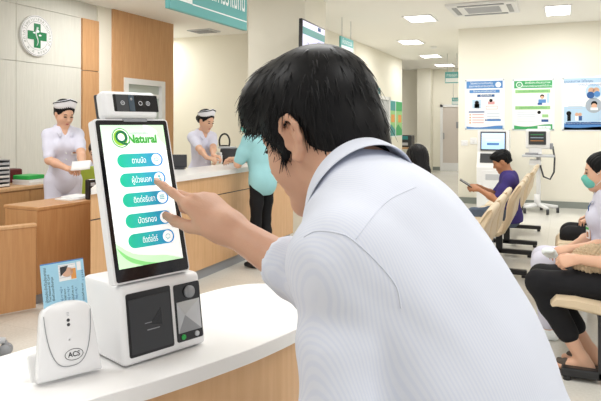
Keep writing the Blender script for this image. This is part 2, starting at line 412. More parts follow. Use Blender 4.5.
struct(dr.build('door_1', [M['white'], M['glassy']], origin=(-6.45, 8.4, 0)))
# skirtings
slab('baseboard_back', (-1.83, 11.77, 0), (8, 11.8, .11), M['skirting'])
slab('baseboard_corridor', (-4.1, 8.43, 0), (-4.07, 14.2, .11), M['skirting'])
slab('baseboard_far', (-9, 19.97, 0), (-3.68, 20, .11), M['skirting'])
slab('trim_3', (-4.33, 19.6, 0), (-3.90, 19.97, CE), M['wall'])
# corridor door and far door
d2 = MB(); d2.box2((-4.12, 14.25, 0), (-4.05, 14.33, 2.15)).box2((-4.12, 15.2, 0), (-4.05, 15.28, 2.15)).box2((-4.12, 14.25, 2.07), (-4.05, 15.28, 2.15)); d2.mi = 1; d2.box2((-4.11, 14.33, 0), (-4.07, 15.2, 2.07))
struct(d2.build('door_2', [M['white'], M['ltgrey']], origin=(-4.1, 14.7, 0)))
d3 = MB(); xa, xb = -3.66, -2.6
d3.box2((xa, 19.93, 0), (xa+.08, 20.0, 2.1)).box2((xb-.08, 19.93, 0), (xb, 20.0, 2.1)).box2((xa, 19.93, 2.02), (xb, 20.0, 2.1)).box2((xa+.08, 19.95, 0), (xb-.08, 19.99, .25))
d3.mi = 1; d3.box2((xa+.08, 19.96, .25), (xb-.08, 19.98, 2.02)); d3.mi = 2; d3.box2((xa+.1, 19.92, 1.0), (xa+.13, 19.95, 1.2)); d3.box2((xa+.5, 19.94, 1.35), (xa+.75, 19.96, 1.55))
M['doorglass'] = mat('frosted_door', srgb(214, 204, 196), .3, .4)
struct(d3.build('door_3', [M['white'], M['doorglass'], M['grey']], origin=(-2.5, 19.95, 0)))
slab('trim_4', (-4.1, 13.0, .86), (-4.06, 14.2, .98), M['ltgrey'])
# ------------------------------------------------------------------ ceiling lights, cassette, vent
LG = 'recessed ceiling light panels'
def light_panel(x, y, w, d, label, power):
    t = thing('ceiling_light', label, 'ceiling light', (x, y, CE), LG)
    f = MB(); z = CE
    for sx in (-1, 1): f.box((x+sx*(w/2+.015), y, z-.008), (.03, d+.06, .016)); f.box((x, y+sx*(d/2+.015), z-.008), (w, .03, .016))
    f.build('frame', M['white'], t); MB().box((x, y, z-.004), (w, d, .008)).build('diffuser', M['light'], t)
    ld = bpy.data.lights.new('ceiling_or_fill_light', 'AREA'); ld.shape = 'RECTANGLE'; ld.size = w*1.0; ld.size_y = d; ld.energy = power; ld.color = (1, .99, .975)
    lo = bpy.data.objects.new('panel_or_fill_lamp', ld); COL.objects.link(lo); lo.location = (x, y, z-.03)
light_panel(-.10, 10.45, .34, .85, 'square ceiling light near the right edge, right of the air conditioner', 26)
light_panel(-2.23, 10.35, .42, .6, 'ceiling light left of the air conditioner, nearest of the row into the corridor', 26)
light_panel(-3.05, 13.2, .42, .62, 'second ceiling light of the row into the corridor', 22)
light_panel(-3.2, 16.1, .45, .62, 'third ceiling light of the row into the corridor', 18)
light_panel(-3.3, 18.7, .5, .62, 'farthest small ceiling light at the corridor end', 14)
light_panel(-5.35, 6.85, .6, .6, 'ceiling light above the nurse station at the top edge, left of the teal hanging sign', 26)
for (x, y) in ((-4.6, 3.2), (-1.2, 6.2), (-1.0, 2.6), (1.6, 5.0), (1.8, 9.0), (1.2, .6), (-2.4, .2), (-8, 10)):  # added fill lamps under the ceiling, no light panel at these spots
    ld = bpy.data.lights.new('ceiling_or_fill_light', 'AREA'); ld.shape = 'RECTANGLE'; ld.size = 1.2; ld.size_y = 1.2; ld.energy = 34; ld.color = (1, 1, 1)
    lo = bpy.data.objects.new('panel_or_fill_lamp', ld); COL.objects.link(lo); lo.location = (x, y, CE-.04)
# cassette air conditioner
ac = thing('air_conditioner', 'white ceiling cassette air conditioner with louvred vents', 'air conditioner', (-1.14, 9.75, CE))
MB().box((-1.14, 9.75, CE-.02), (1.0, .95, .04), .015).build('panel', M['white'], ac)
g = MB(); 
for k in range(9): g.box((-1.14, 9.53+k*.055, CE-.043), (.5, .02, .008))
g.build('grille', M['ltgrey'], ac)
for nm, c, s in (('louvre', (-1.14, 9.36, CE-.044), (.66, .07, .012)), ('louvre', (-1.14, 10.14, CE-.044), (.66, .07, .012)), ('louvre', (-1.53, 9.75, CE-.044), (.07, .6, .012)), ('louvre', (-.75, 9.75, CE-.044), (.07, .6, .012))):
    MB().box(c, s, .003).build(nm, M['grey'], ac)
v = thing('ceiling_vent', 'small grey ceiling vent above the nurse station, under the teal sign', 'vent', (-6.3, 10.1, CE))
MB().box((-6.3, 10.1, CE-.01), (.5, .4, .02), .004).build('frame', M['ltgrey'], v)
g = MB(); 
for k in range(6): g.box((-6.3, 9.96+k*.056, CE-.024), (.4, .025, .01))
g.build('grille', M['grey'], v)
v = thing('smoke_detector', 'small round smoke detector on the ceiling between the corridor lights', 'smoke detector', (-2.75, 14.2, CE))
MB().lathe([(.0, CE-.05), (.05, CE-.045), (.075, CE-.02), (.08, CE)], Matrix.Translation((-2.75, 14.2, 0))).build('housing', M['white'], v)
# ------------------------------------------------------------------ emblem on the left wall
ex = -6.45
e0 = PX(35.5, 36, 1); ef = 6.45/-(e0.x) ; ec = PX(35.5, 36, ef)
RE = .27
em = thing('wall_emblem', 'round white emblem with a green cross and lettered ring on the pale wall', 'emblem', (ex, ec.y, ec.z))
Me = frame((ex, ec.y, ec.z), (0, 1, 0), (0, 0, 1), (1, 0, 0))
disc = MB(); disc.prism([(RE*math.cos(a*PI/24), RE*math.sin(a*PI/24)) for a in range(48)], 0, .03, Me); disc.build('disc', M['white'], em)
rg = MB()
def ring(mb, r0, r1, z, Mx, n=48):
    for a in range(n):
        t0, t1 = 2*PI*a/n, 2*PI*(a+1)/n
        mb.face([(r0*math.cos(t0), r0*math.sin(t0), z), (r1*math.cos(t0), r1*math.sin(t0), z), (r1*math.cos(t1), r1*math.sin(t1), z), (r0*math.cos(t1), r0*math.sin(t1), z)], Mx)
ring(rg, .185, .19, .0312, Me); rg.build('ring_line', M['grey'], em); rg = MB(); ring(rg, .255, .262, .0312, Me); rg.build('ring_line', M['grey'], em)
cr = MB()
cr.prism([(-.055, -.16), (.055, -.16), (.055, -.055), (.16, -.055), (.16, .055), (.055, .055), (.055, .16), (-.055, .16), (-.055, .055), (-.16, .055), (-.16, -.055), (-.055, -.055)], .030, .034, Me)
cr.mi = 1
snake = [Vector((.02*math.sin(t*7)*(1-t*.3)-.01, -.13+.24*t, .036)) for t in [k/24 for k in range(25)]]
cr.tube([Me @ p for p in snake], [.004+.010*k/24 for k in range(25)], 6); cr.ell((.0, .06, .034), (.035, .022, .004), Me); cr.ell((-.045, .035, .034), (.03, .012, .003), Me); cr.ell((.045, .01, .034), (.025, .012, .003), Me)
cr.build('cross', [M['dkgreen'], M['signwhite']], em)
lt = MB()
top = 'สภาการพยาบาลและผดุงครรภ์'
cl = []
for ch in top:
    if cl and ('\u0e31' == ch or '\u0e34' <= ch <= '\u0e3a' or '\u0e47' <= ch <= '\u0e4e'): cl[-1] += ch
    else: cl.append(ch)
for i, ch in enumerate(cl):
    a = math.radians(205-230*i/(len(cl)-1)); lt.text(ch, .062, Me @ Matrix.Translation((.222*math.cos(a), .222*math.sin(a), .0315)) @ Matrix.Rotation(a-PI/2, 4, 'Z'))
for i, ch in enumerate('พ.ศ.๒๕๒๘'):
    a = math.radians(228+84*i/7); lt.text(ch, .055, Me @ Matrix.Translation((.222*math.cos(a), .222*math.sin(a), .0315)) @ Matrix.Rotation(a+PI/2, 4, 'Z'))
lt.build('lettering', M['skirting'], em)
# ------------------------------------------------------------------ hanging teal sign along the counter
SX = -3.13; SY0, SY1, SZ = 4.47, 5.88, 2.46
sg = thing('hanging_sign', 'long teal sign with white lettering hanging over the nurse counter', 'sign', (SX, (SY0+SY1)/2, SZ))
MB().box2((SX-.05, SY0, SZ), (SX+.0, SY1, SZ+.55), .004).build('board', M['teal'], sg)
b = MB(); Ms = frame((SX+.001, SY0, SZ), (0, 1, 0), (0, 0, 1), (1, 0, 0))
b.face([(.012, .09, .001), (.35, .09, .001), (.35, .545, .001), (.012, .545, .001)], Ms); b.build('white_field', M['signwhite'], sg)
b = MB(); b.face([(.35, .085, .0015), (1.40, .085, .0015), (1.40, .098, .0015), (.35, .098, .0015)], Ms); b.build('white_line', M['signwhite'], sg)
b = MB(); b.text('งานจัดการราฌทน', .3, Ms @ Matrix.Translation((.87, .285, .002)), width=.98, bold=.004); b.build('lettering', M['signwhite'], sg)
for y in (SY0+.15, SY1-.15): MB().cyl((SX-.025, y, SZ+.55), (SX-.025, y, CE), .008, seg=8).build('hanging_rod', M['metal'], sg)
# smaller signs
def small_sign(p, w, h, xdir, label, body, m='teal', rods=True, group=None):
    t = thing('hanging_sign' if rods else 'wall_sign', label, 'sign', p)
    xd = Vector(xdir); nrm = xd.cross(UP); Mx = frame(p, xd, UP, nrm)
    MB().box((0, 0, 0), (w, h, .03), .003, Mx).build('board', M[m], t)
    b = MB(); b.face([(-w*.46, -h*.42, .0165), (w*.46, -h*.42, .0165), (w*.46, -h*.05, .0165), (-w*.46, -h*.05, .0165)], Mx); b.text(body, h*.42, Mx @ Matrix.Translation((0, h*.2, .0165)), width=w*.75); b.build('lettering', M['signwhite'], t)
    if rods:
        for s in (-.35, .35): MB().cyl(Mx @ Vector((s*w, h/2, 0)), (Mx @ Vector((s*w, 0, 0))).xy.to_3d()+Vector((0, 0, CE)), .006, seg=6).build('hanging_rod', M['metal'], t)
    return t
p = PX(346.5, 46, 10.5); small_sign((p.x, p.y, p.z), .66, .26, (0, 1, 0), 'teal and white sign hanging right of the tilted wall screen', 'ห้องตรวจ')
p = PX(380.5, 93, 14.6); small_sign((-4.08, p.y, p.z), .5, .26, (0, 1, 0), 'small green sign on the wall above the left corridor door', 'ห้องยา', rods=False)
p = PX(452, 77.5, 15.5); small_sign((p.x, p.y, p.z), .34, .28, (1, 0, 0), 'teal and white sign hanging at the corridor end beside the wall corner', 'ทางออก')
p = PX(456.5, 101, 18); small_sign((p.x, p.y, p.z), .26, .2, (1, 0, 0), 'tiny teal sign hanging above the far frosted door', 'ห้องน้ำ')
# ------------------------------------------------------------------ television on the pillar side
a0 = PX(302, 18, 7.62); a1 = PX(325, 29, 8.30); b0 = PX(297.5, 47, 7.50)
tc = (a1+b0)/2
xd = (a1-a0).normalized(); yd = (a0-b0); H = yd.length*1.25; yd = (yd-xd*yd.dot(xd)).normalized(); nd = xd.cross(yd); W_ = (a1-a0).length
tv = thing('wall_television', 'tilted flat television on a bracket high on the pillar side', 'television', tuple(tc))
Mt = frame(a0+xd*W_/2-yd*H/2, xd, yd, nd)
MB().box((0, 0, -.02), (W_, H, .045), .006, Mt).build('housing', M['black'], tv)
M['tvpic'] = grad_mat('television_picture', [(0, srgb(196, 200, 228)), (1, srgb(214, 206, 226))], tuple(yd), -.3, .3, emit=.55)
sc_ = MB(); w2, h2 = W_/2-.02, H/2-.02
sc_.face([(-w2, -h2, .004), (w2, -h2, .004), (w2, h2, .004), (-w2, h2, .004)], Mt)
sc_.mi = 1; sc_.face([(-w2, .06, .005), (w2, .06, .005), (w2, .15, .005), (-w2, .15, .005)], Mt)
sc_.mi = 2; sc_.tube([Mt @ Vector((-.2+.4*t, -.03-.06*math.sin(t*5), .006)) for t in [k/10 for k in range(11)]], .004, 5); sc_.mi = 3; sc_.face([(.12, .17, .005), (.22, .17, .005), (.22, .22, .005), (.12, .22, .005)], Mt)
sc_.build('screen', [M['tvpic'], M['teal'], M['greyprint'], M['dkblue']], tv)
br = MB(); bp = Mt @ Vector((-W_*.1, -.1, -.04)); br.cyl(bp, (-3.19, 7.95, bp.z-.05), .03); br.box((-3.17, 7.95, bp.z-.05), (.04, .16, .2), .005); br.build('bracket', M['black'], tv)
# ------------------------------------------------------------------ back wall posters
def poster(name, cx, cy, w_px, h_px, label, kind):
    Y = 11.8; q = PX(cx, cy, 1); f = Y/q.y; c = PX(cx, cy, f); w = w_px/F_PX*f/math.cos(TH)*.985; h = h_px/F_PX*f
    t = thing('wall_poster', label, 'poster', (c.x, Y, c.z)); Mx = frame((c.x, Y-.004, c.z), (1, 0, 0), (0, 0, 1), (0, -1, 0))
    MB().box((0, 0, -.002), (w, h, .008), .001, Mx).build('acrylic_panel', M['pposter'], t)
    for sx in (-1, 1):
        for sy in (-1, 1): MB().cyl(Mx @ Vector((sx*(w/2-.02), sy*(h/2-.02), 0)), Mx @ Vector((sx*(w/2-.02), sy*(h/2-.02), .018)), .014, seg=10).build('standoff', M['metal'], t)
    s = MB(); W2, H2 = w/2-.035, h/2-.02
    def R(x0, y0, x1, y1, mi, z=.0065):       # fractions of the sheet, from its top left
        s.mi = mi; s.face([(-W2+2*W2*x0, H2-2*H2*y1, z), (-W2+2*W2*x1, H2-2*H2*y1, z), (-W2+2*W2*x1, H2-2*H2*y0, z), (-W2+2*W2*x0, H2-2*H2*y0, z)], Mx)
    def T(txt, x, y, size, mi, width=None): s.mi = mi; s.text(txt, size, Mx @ Matrix.Translation((-W2+2*W2*x, H2-2*H2*y, .009)), width=width)
    def O(x, y, r, mi, z=.008): s.mi = mi; s.face([(-W2+2*W2*x+r*math.cos(k*PI/10), H2-2*H2*y+r*math.sin(k*PI/10), z) for k in range(20)], Mx)
    def wave(y0, mi, y1=1, amp=.02, z=.0075, ph=0):
        s.mi = mi; up = [(-W2+2*W2*k/16, H2-2*H2*(y0+amp*math.sin(k/16*5+ph)), z) for k in range(17)]; s.face([(-W2, H2-2*H2*y1, z)]+[(W2, H2-2*H2*y1, z)]+up[::-1], Mx)
    mats = [M['paper'], M['blue'], M['ltblue'], M['dkblue'], M['pgreen'], M['lgreen'], M['pink'], M['orange'], M['greyprint'], M['hair'], M['skin_f'], M['signwhite'], M['lineprint']]
    R(0, 0, 1, 1, 2 if kind == 'sky' else 0, .006)
    if kind == 'blue':
        R(0, .02, 1, .17, 1); T('โรงพยาบาลส่งเสริม', .42, .065, .055, 11, .40); T('สุขภาพประชาชนทุกวัน', .42, .125, .055, 11, .44); O(.88, .1, .05, 11)
        R(.08, .2, .92, .265, 1); T('ขั้นตอนการรับบริการ', .5, .232, .045, 11, .4); R(.3, .295, .78, .345, 3); T('ผู้ป่วยใหม่', .54, .32, .04, 11, .2)
        R(.16, .4, .4, .58, 2); O(.29, .46, .035, 9); R(.22, .48, .36, .57, 8); O(.68, .42, .03, 9); R(.6, .44, .78, .5, 6); R(.54, .53, .86, .6, 6, .0065); R(.55, .54, .85, .59, 0, .007)
        R(.06, .64, .5, .665, 3)
        for k in range(4): O(.1, .71+.055*k, .014, 7); R(.16, .7+.055*k, .48, .715+.055*k, 6)
        for k in range(3): R(.57, .68+.055*k, .92, .695+.055*k, 12)
        R(.57, .8, .95, .84, 1); O(.54, .82, .016, 3); wave(.95, 1)
    elif kind == 'green':
        R(0, .02, 1, .17, 4); O(.14, .1, .055, 11); O(.14, .1, .042, 4, .0085); T('อ', .14, .1, .07, 11); T('สิทธิ์ประกันสุขภาพ', .62, .065, .05, 11, .42); T('บัตรทองรักษาทุกที่ทั่วไทย', .6, .13, .045, 11, .5)
        R(.03, .2, .95, .27, 5); T('ตรวจสอบสิทธิ์ก่อนรับบริการ', .5, .235, .045, 4, .5); R(.03, .53, .95, .6, 5); T('เอกสารที่ต้องเตรียม', .5, .565, .045, 4, .45)
        for k in range(4): R(.08, .31+.045*k, .54, .32+.045*k, 12)
        for k in range(5): R(.08, .65+.045*k, .56, .66+.045*k, 12)
        O(.74, .34, .035, 9); O(.74, .36, .028, 10, .0085); R(.64, .4, .84, .47, 1); R(.86, .28, .93, .47, 2); R(.62, .47, .74, .51, 3)
        O(.66, .66, .03, 9); R(.62, .69, .7, .8, 11); R(.74, .7, .9, .76, 5); R(.72, .8, .9, .85, 3); wave(.92, 4, amp=.025); R(.62, .93, .96, .985, 11, .009); T('ติดต่อ', .79, .958, .035, 4)
    else:
        wave(.0, 0, .55, .06); wave(.86, 1, 1, .015, ph=1); wave(.95, 3, 1, .012); R(0, 0, 1, .09, 2, .008); T('ดูแลสุขภาพ ใส่ใจคุณ', .36, .06, .06, 3, .46); T('ทุกคนในครอบครัว', .66, .13, .055, 1, .4)
        for k in range(4): R(.1, .22+.04*k, .46, .23+.04*k, 12, .0085)
        for k in range(5): R(.1, .42+.04*k, .46, .43+.04*k, 12, .0085)
        O(.74, .26, .13, 2); O(.68, .24, .05, 10, .0085); O(.8, .24, .05, 10, .0085); O(.66, .33, .06, 3, .009); O(.82, .31, .05, 1, .009)
        O(.74, .53, .13, 8); O(.75, .5, .05, 9, .0085); O(.75, .54, .045, 10, .0088); R(.66, .57, .84, .62, 11, .009)
        O(.12, .68, .04, 9); R(.08, .71, .17, .83, 9); O(.32, .7, .03, 10); R(.28, .73, .36, .82, 11); O(.4, .7, .03, 10); R(.37, .73, .45, .82, 3)
        R(.6, .68, .96, .8, 2, .0085); R(.04, .85, .97, .9, 3, .009); T('โทรสอบถามเจ้าหน้าที่ได้ตลอดเวลา', .5, .875, .035, 11, .6)
    s.build('poster_sheet', mats, t)
poster('a', 484.5, 104.5, 36, 51, 'blue and white health poster on the back wall, left of the green poster', 'blue')
poster('b', 533, 104.5, 37, 52, 'green and white health poster in the middle of the back wall', 'green')
poster('c', 584, 104, 38, 54, 'sky blue poster with round photos on the back wall at the right edge', 'sky')
def cposter(y, label, m):
    t = thing('wall_poster', label, 'poster', (-4.1, y, 1.9)); Mx = frame((-4.095, y, 1.62), (0, 1, 0), (0, 0, 1), (1, 0, 0))
    MB().box((0, 0, 0), (.72, .95, .01), .001, Mx).build('acrylic_panel', M['pposter'], t)
    s = MB(); s.face([(-.33, -.45, .006), (.33, -.45, .006), (.33, .45, .006), (-.33, .45, .006)], Mx); s.mi = 1
    s.face([(-.33, .2, .007), (.33, .2, .007), (.33, .45, .007), (-.33, .45, .007)], Mx); s.face([(-.33, -.45, .007), (.33, -.45, .007), (.33, -.3, .007), (-.1, -.15, .007), (-.33, -.25, .007)], Mx)
    s.mi = 2; s.face([(-.1, -.1, .007), (.25, -.1, .007), (.25, .1, .007), (-.1, .1, .007)], Mx); s.build('poster_sheet', [M['lgreen'], M[m], M['orange']], t)
cposter(15.6, 'green poster on the left corridor wall nearest the door', 'teal_d'); cposter(16.32, 'green poster at the far end of the left corridor wall', 'pgreen')
# switch plates
for i, (px, py, lab) in enumerate(((464.5, 143, 'white switch plate on the back wall nearest the corridor corner'), (473.5, 141, 'white switch plate on the back wall beside the payment kiosk'))):
    q = PX(px, py, 1); f = 11.8/q.y; c = PX(px, py, f); t = thing('wall_switch', lab, 'switch', (c.x, 11.8, c.z))
    MB().box((c.x, 11.795, c.z), (.12, .012, .12 if i else .1), .004).build('plate', M['white'], t); MB().box((c.x, 11.787, c.z), (.03, .01, .05), .002).build('rocker', M['white_gloss'], t)
# ------------------------------------------------------------------ payment kiosk by the back wall
c = PX(493, 205, 10.7); kx, ky = c.x, 11.28
pk = thing('payment_kiosk', 'tall white self service kiosk with a blue screen against the back wall', 'kiosk', (kx, ky, 0))
prof = [(-.25, 0), (-.25, .72), (-.14, .98), (-.10, 1.36), (.2, 1.36), (.2, 0)]
Mk = frame((kx, ky, 0), (0, 1, 0), (0, 0, 1), (1, 0, 0))
MB().prism(prof, -.26, .26, Mk).build('cabinet', M['white'], pk)
sl = Vector((0, .04, .38)).normalized(); Mq = frame((kx, ky-.122, 1.17), (1, 0, 0), sl, Vector((1, 0, 0)).cross(sl))
s = MB(); s.box((0, 0, .006), (.42, .33, .02), .004, Mq); s.build('bezel', M['dark'], pk)
M['kscr'] = grad_mat('kiosk_screen_glow', [(0, srgb(150, 190, 226)), (1, srgb(190, 214, 236))], (0, 0, 1), 1.0, 1.35, emit=.7)
s = MB(); s.face([(-.19, -.14, .017), (.19, -.14, .017), (.19, .14, .017), (-.19, .14, .017)], Mq); s.mi = 1; s.face([(-.12, .0, .018), (.12, .0, .018), (.12, .03, .018), (-.12, .03, .018)], Mq); s.mi = 2; s.face([(-.1, -.07, .018), (.1, -.07, .018), (.1, -.03, .018), (-.1, -.03, .018)], Mq); s.build('screen', [M['kscr'], M['signwhite'], M['blue']], pk)
s2 = Vector((0, .11, .26)).normalized(); Mq2 = frame((kx, ky-.195, .85), (1, 0, 0), s2, Vector((1, 0, 0)).cross(s2))
MB().box((0, .03, .004), (.42, .17, .015), .004, Mq2).build('keypad_panel', M['dark'], pk)
MB().box((.02, .04, .014), (.1, .05, .01), .002, Mq2).box((.14, .04, .014), (.07, .06, .01), .002, Mq2).build('card_slot', M['grey'], pk)
MB().box((kx, ky-.255, .52), (.34, .014, .3), .004).build('service_door', M['white_gloss'], pk); MB().box((kx, ky-.262, .56), (.22, .01, .1), .002).build('receipt_tray', M['ltgrey'], pk)
# ------------------------------------------------------------------ vital signs monitor on a rolling stand
c = PX(538.5, 207, 10.3); mx, my = c.x, c.y
mc = thing('monitor_stand', 'white rolling stand with a vital signs monitor by the back wall', 'medical monitor', (mx, my, 0))
s = MB(); s.cyl((mx, my, .1), (mx, my, .92), .035); s.tube([(mx-.02, my-.02, .1), (mx-.02, my-.02, .3)], .05, 10); s.build('pole', M['white'], mc)
s = MB()
for k in range(5):
    a = 2*PI*k/5+.2; s.tube([(mx, my, .13), (mx+.3*math.cos(a), my+.3*math.sin(a), .1)], [.035, .025], 8)
s.build('base', M['white'], mc)
for k in range(5):
    a = 2*PI*k/5+.2; p = Vector((mx+.3*math.cos(a), my+.3*math.sin(a), .045)); MB().cyl(p-Vector((.022, 0, 0)), p+Vector((.022, 0, 0)), .045, seg=14).build('caster', M['dark'], mc)
MB().box((mx, my, .94), (.5, .4, .035), .01).build('shelf', M['ltgrey'], mc)
s = MB(); s.box((mx-.05, my, .83), (.18, .2, .09), .01); s.box((mx-.05, my, 1.02), (.2, .16, .12), .015); s.build('module', M['white'], mc)
s = MB(); s.box((mx-.01, my, 1.22), (.38, .17, .33), .03); s.build('monitor_housing', M['white'], mc)
s = MB(); s.box((mx-.015, my-.09, 1.235), (.27, .02, .22), .006); s.build('monitor_screen', M['dark'], mc)
s = MB(); s.mi = 0
for k, mm in enumerate((0, 1, 2)): s.mi = mm; s.box((mx-.02, my-.102, 1.29-.05*k), (.2, .004, .008))
s.build('waveform', [M['pgreen'], M['ltblue'], M['orange']], mc)
s = MB(); s.box((mx+.2, my-.02, 1.1), (.05, .1, .1), .01); s.build('probe_holder', M['grey'], mc)
s = MB(); s.tube([(mx+.22, my-.05, 1.1+.0), (mx+.25, my-.08, .9), (mx+.24, my-.08, .68), (mx+.18, my-.08, .56), (mx+.08, my-.08, .6), (mx+.04, my-.05, .74), (mx+.02, my-.02, .85)], .014, 8); s.build('cable', M['dark'], mc)
s = MB(); s.box((mx-.1, my-.1, .975), (.2, .12, .035), .006); s.build('printer_module', M['grey'], mc)
# ------------------------------------------------------------------ nurse counter
X0 = -3.13; Yc0, Yc1 = 3.45, 7.1
nc = thing('nurse_counter', 'long oak reception counter with a white top behind the kiosk', 'counter', (X0-.3, 5.3, 0))
Yc0 = 3.5
fp = lambda e, b: [(X0-.5-b, 4.25-e), (X0-.5-b, Yc1+e), (X0+e, Yc1+e), (X0+e, Yc0-e)]
s = MB(); s.prism(fp(0, 0), .1, .76); s.prism(fp(0, 0), .77, .955); s.build('front_panel', M['wood'], nc)
MB().prism(fp(-.006, -.006), .76, .77).build('groove', M['dark'], nc)
MB().prism(fp(-.03, -.03), 0, .1).build('plinth', M['grey'], nc)
MB().prism(fp(.03, .0), .955, 1.0).build('worktop', M['white_top'], nc)
# low desk behind the kiosk on the left + low gate
p0 = PX(37, 207, 5.0); p1 = PX(112, 205, 5.75)
d_ = (p1-p0); d_.z = 0; ln = d_.length; d_.normalize(); nb = UP.cross(d_)      # pointing away from camera
Md = frame((p0.x, p0.y, 0), d_, nb, UP)
ld_ = thing('nurse_desk', 'low oak desk between the kiosk and the nurse holding papers', 'desk', (p0.x, p0.y, 0))
MB().box2((0, 0, .08), (ln, .03, .755), 0, Md).build('front_panel', M['wood_d'], ld_)
MB().box2((0, -.01, .755), (ln, .4, .785), .006, Md).build('desktop', M['wood_d'], ld_)
for x_ in (0, ln-.03): MB().box2((x_, .03, 0), (x_+.03, .38, .755), 0, Md).build('side_panel', M['wood_d'], ld_)
MB().box2((0.01, .02, 0), (ln-.01, .05, .08), 0, Md).build('plinth', M['grey'], ld_)
q0 = PX(-40, 300, 4.5); q1 = PX(36, 300, 4.85); q0.z = q1.z = 0
d2_ = (q1-q0).normalized(); l2 = (q1-q0).length; nb2 = UP.cross(d2_); Mg = frame(q0, d2_, nb2, UP)
gt = thing('counter_gate', 'low oak partition at the left edge in front of the wall cabinet', 'partition', tuple(q0))
MB().box2((0, 0, .02), (l2, .04, .655), .003, Mg).build('panel', M['wood_d'], gt)
MB().box2((-.01, -.01, .655), (l2+.005, .06, .68), .005, Mg).build('top_rail', M['wood'], gt)
# wall cabinet
Xc0, Xc1 = -5.85, -5.2
wc = thing('wall_cabinet', 'low oak cabinet with round knobs along the pale wall', 'cabinet', (-5.5, 4.6, 0))
MB().box2((Xc0, 2.6, .08), (Xc1, 5.35, .775)).build('carcass', M['wood_d'], wc)
MB().box2((Xc0-.02, 2.58, .775), (Xc1+.03, 5.38, .81), .005).build('top', M['wood'], wc)
MB().box2((Xc0, 2.62, 0), (Xc1-.05, 5.33, .08)).build('plinth', M['dark'], wc)
for k in range(6):
    y0 = 2.62+k*.455; d = MB().box2((Xc1, y0, .1), (Xc1+.018, y0+.445, .765), .003).build('door', M['wood_d'], wc)
    MB().ell((Xc1+.03, y0+(.39 if k % 2 == 0 else .055), .6), .014).build('knob', M['dark'], d)
MB().box((Xc1+.02, 4.33, .67), (.006, .09, .035), .001).build('name_tag', M['paper'], wc)
# tray organisers on the cabinet
def organiser(y, label):
    t = thing('tray_organiser', label, 'document tray', (-5.45, y, .81), 'tray organisers on the wall cabinet')
    s = MB(); 
    for sy in (-1, 1): s.box((-5.45, y+sy*.125, .95), (.32, .008, .28))
    s.box((-5.45, y, 1.088), (.32, .26, .008)); s.box((-5.61, y, .95), (.006, .25, .27)); s.build('case', M['grey'], t)
    for k in range(6): MB().box((-5.44, y, .825+k*.044), (.31, .236, .01)).box((-5.288, y, .833+k*.044), (.008, .236, .02), .002).build('tray', M['ltgrey'] if k % 2 else M['white'], t)
organiser(4.30, 'grey drawer tray stack on the cabinet, nearest the left edge'); organiser(4.60, 'grey drawer tray stack on the cabinet, nearer the nurse')
def simple(name, label, cat, mb, m, origin, group=None): return tag(mb.build(name, m, origin=origin), label, cat, group)
simple('file_box', 'dark maroon file box on the wall cabinet behind the green folder', 'box', MB().box((-5.6, 4.82, .905), (.22, .13, .19), .006), M['maroon'], (-5.6, 4.82, .81))
simple('file_box', 'long dark maroon folder tray at the back of the cabinet', 'box', MB().box((-5.7, 5.06, .885), (.14, .3, .15), .02), M['maroon'], (-5.65, 5.2, .81))
simple('document_stack', 'stack of white papers on the cabinet under the green folder', 'papers', MB().box((-5.34, 5.04, .825), (.26, .24, .03), .002).box((-5.345, 5.03, .852), (.24, .23, .022), .002), M['paper'], (-5.34, 5.02, .81))
simple('folder', 'bright green folder lying on the white papers beside the nurse', 'folder', MB().box((-5.36, 5.04, .888), (.22, .23, .045), .01), M['green'], (-5.36, 5.02, .864))
# things on the low desk
c = PX(76, 203, 5.6); c.z = .785
simple('document_stack', 'white papers lying on the low desk in front of the nurse', 'papers', MB().box((0, 0, .006), (.3, .2, .012), .001, frame(c, d_, nb, UP)).box((.06, .02, .018), (.22, .2, .01), .001, frame(c, (d_+nb*.2).normalized(), UP.cross((d_+nb*.2).normalized()), UP)), M['paper'], tuple(c))
c = PX(90.5, 207, 5.55); c.z = .785
ph = thing('card_terminal', 'black upright card terminal on the low desk beside the kiosk', 'terminal', tuple(c))
Mp = frame(c, d_, nb, UP); MB().box((0, 0, .09), (.09, .05, .18), .012, Mp).build('body', M['black'], ph); MB().box((.0, -.027, .135), (.05, .004, .03), .001, Mp).build('display', M['ltgrey'], ph)
# green chair behind the nurse's desk
c = PX(85.5, 190, 6.55); c.z = 0
ch = thing('desk_chair', 'yellow green upholstered chair behind the low desk', 'chair', tuple(c)); Mc = frame(c, d_, nb, UP)
MB().box((0, 0, .79), (.42, .07, .44), .03, Mc).build('backrest', M['green_ch'], ch); MB().box((0, -.24, .48), (.46, .46, .08), .03, Mc).build('seat', M['green_ch'], ch)
for sx in (-1, 1):
    for sy in (-.42, -.04): MB().cyl(Mc @ Vector((sx*.2, sy, 0)), Mc @ Vector((sx*.2, sy, .45 if sy < -.1 else .7)), .015).build('leg', M['grey'], ch)
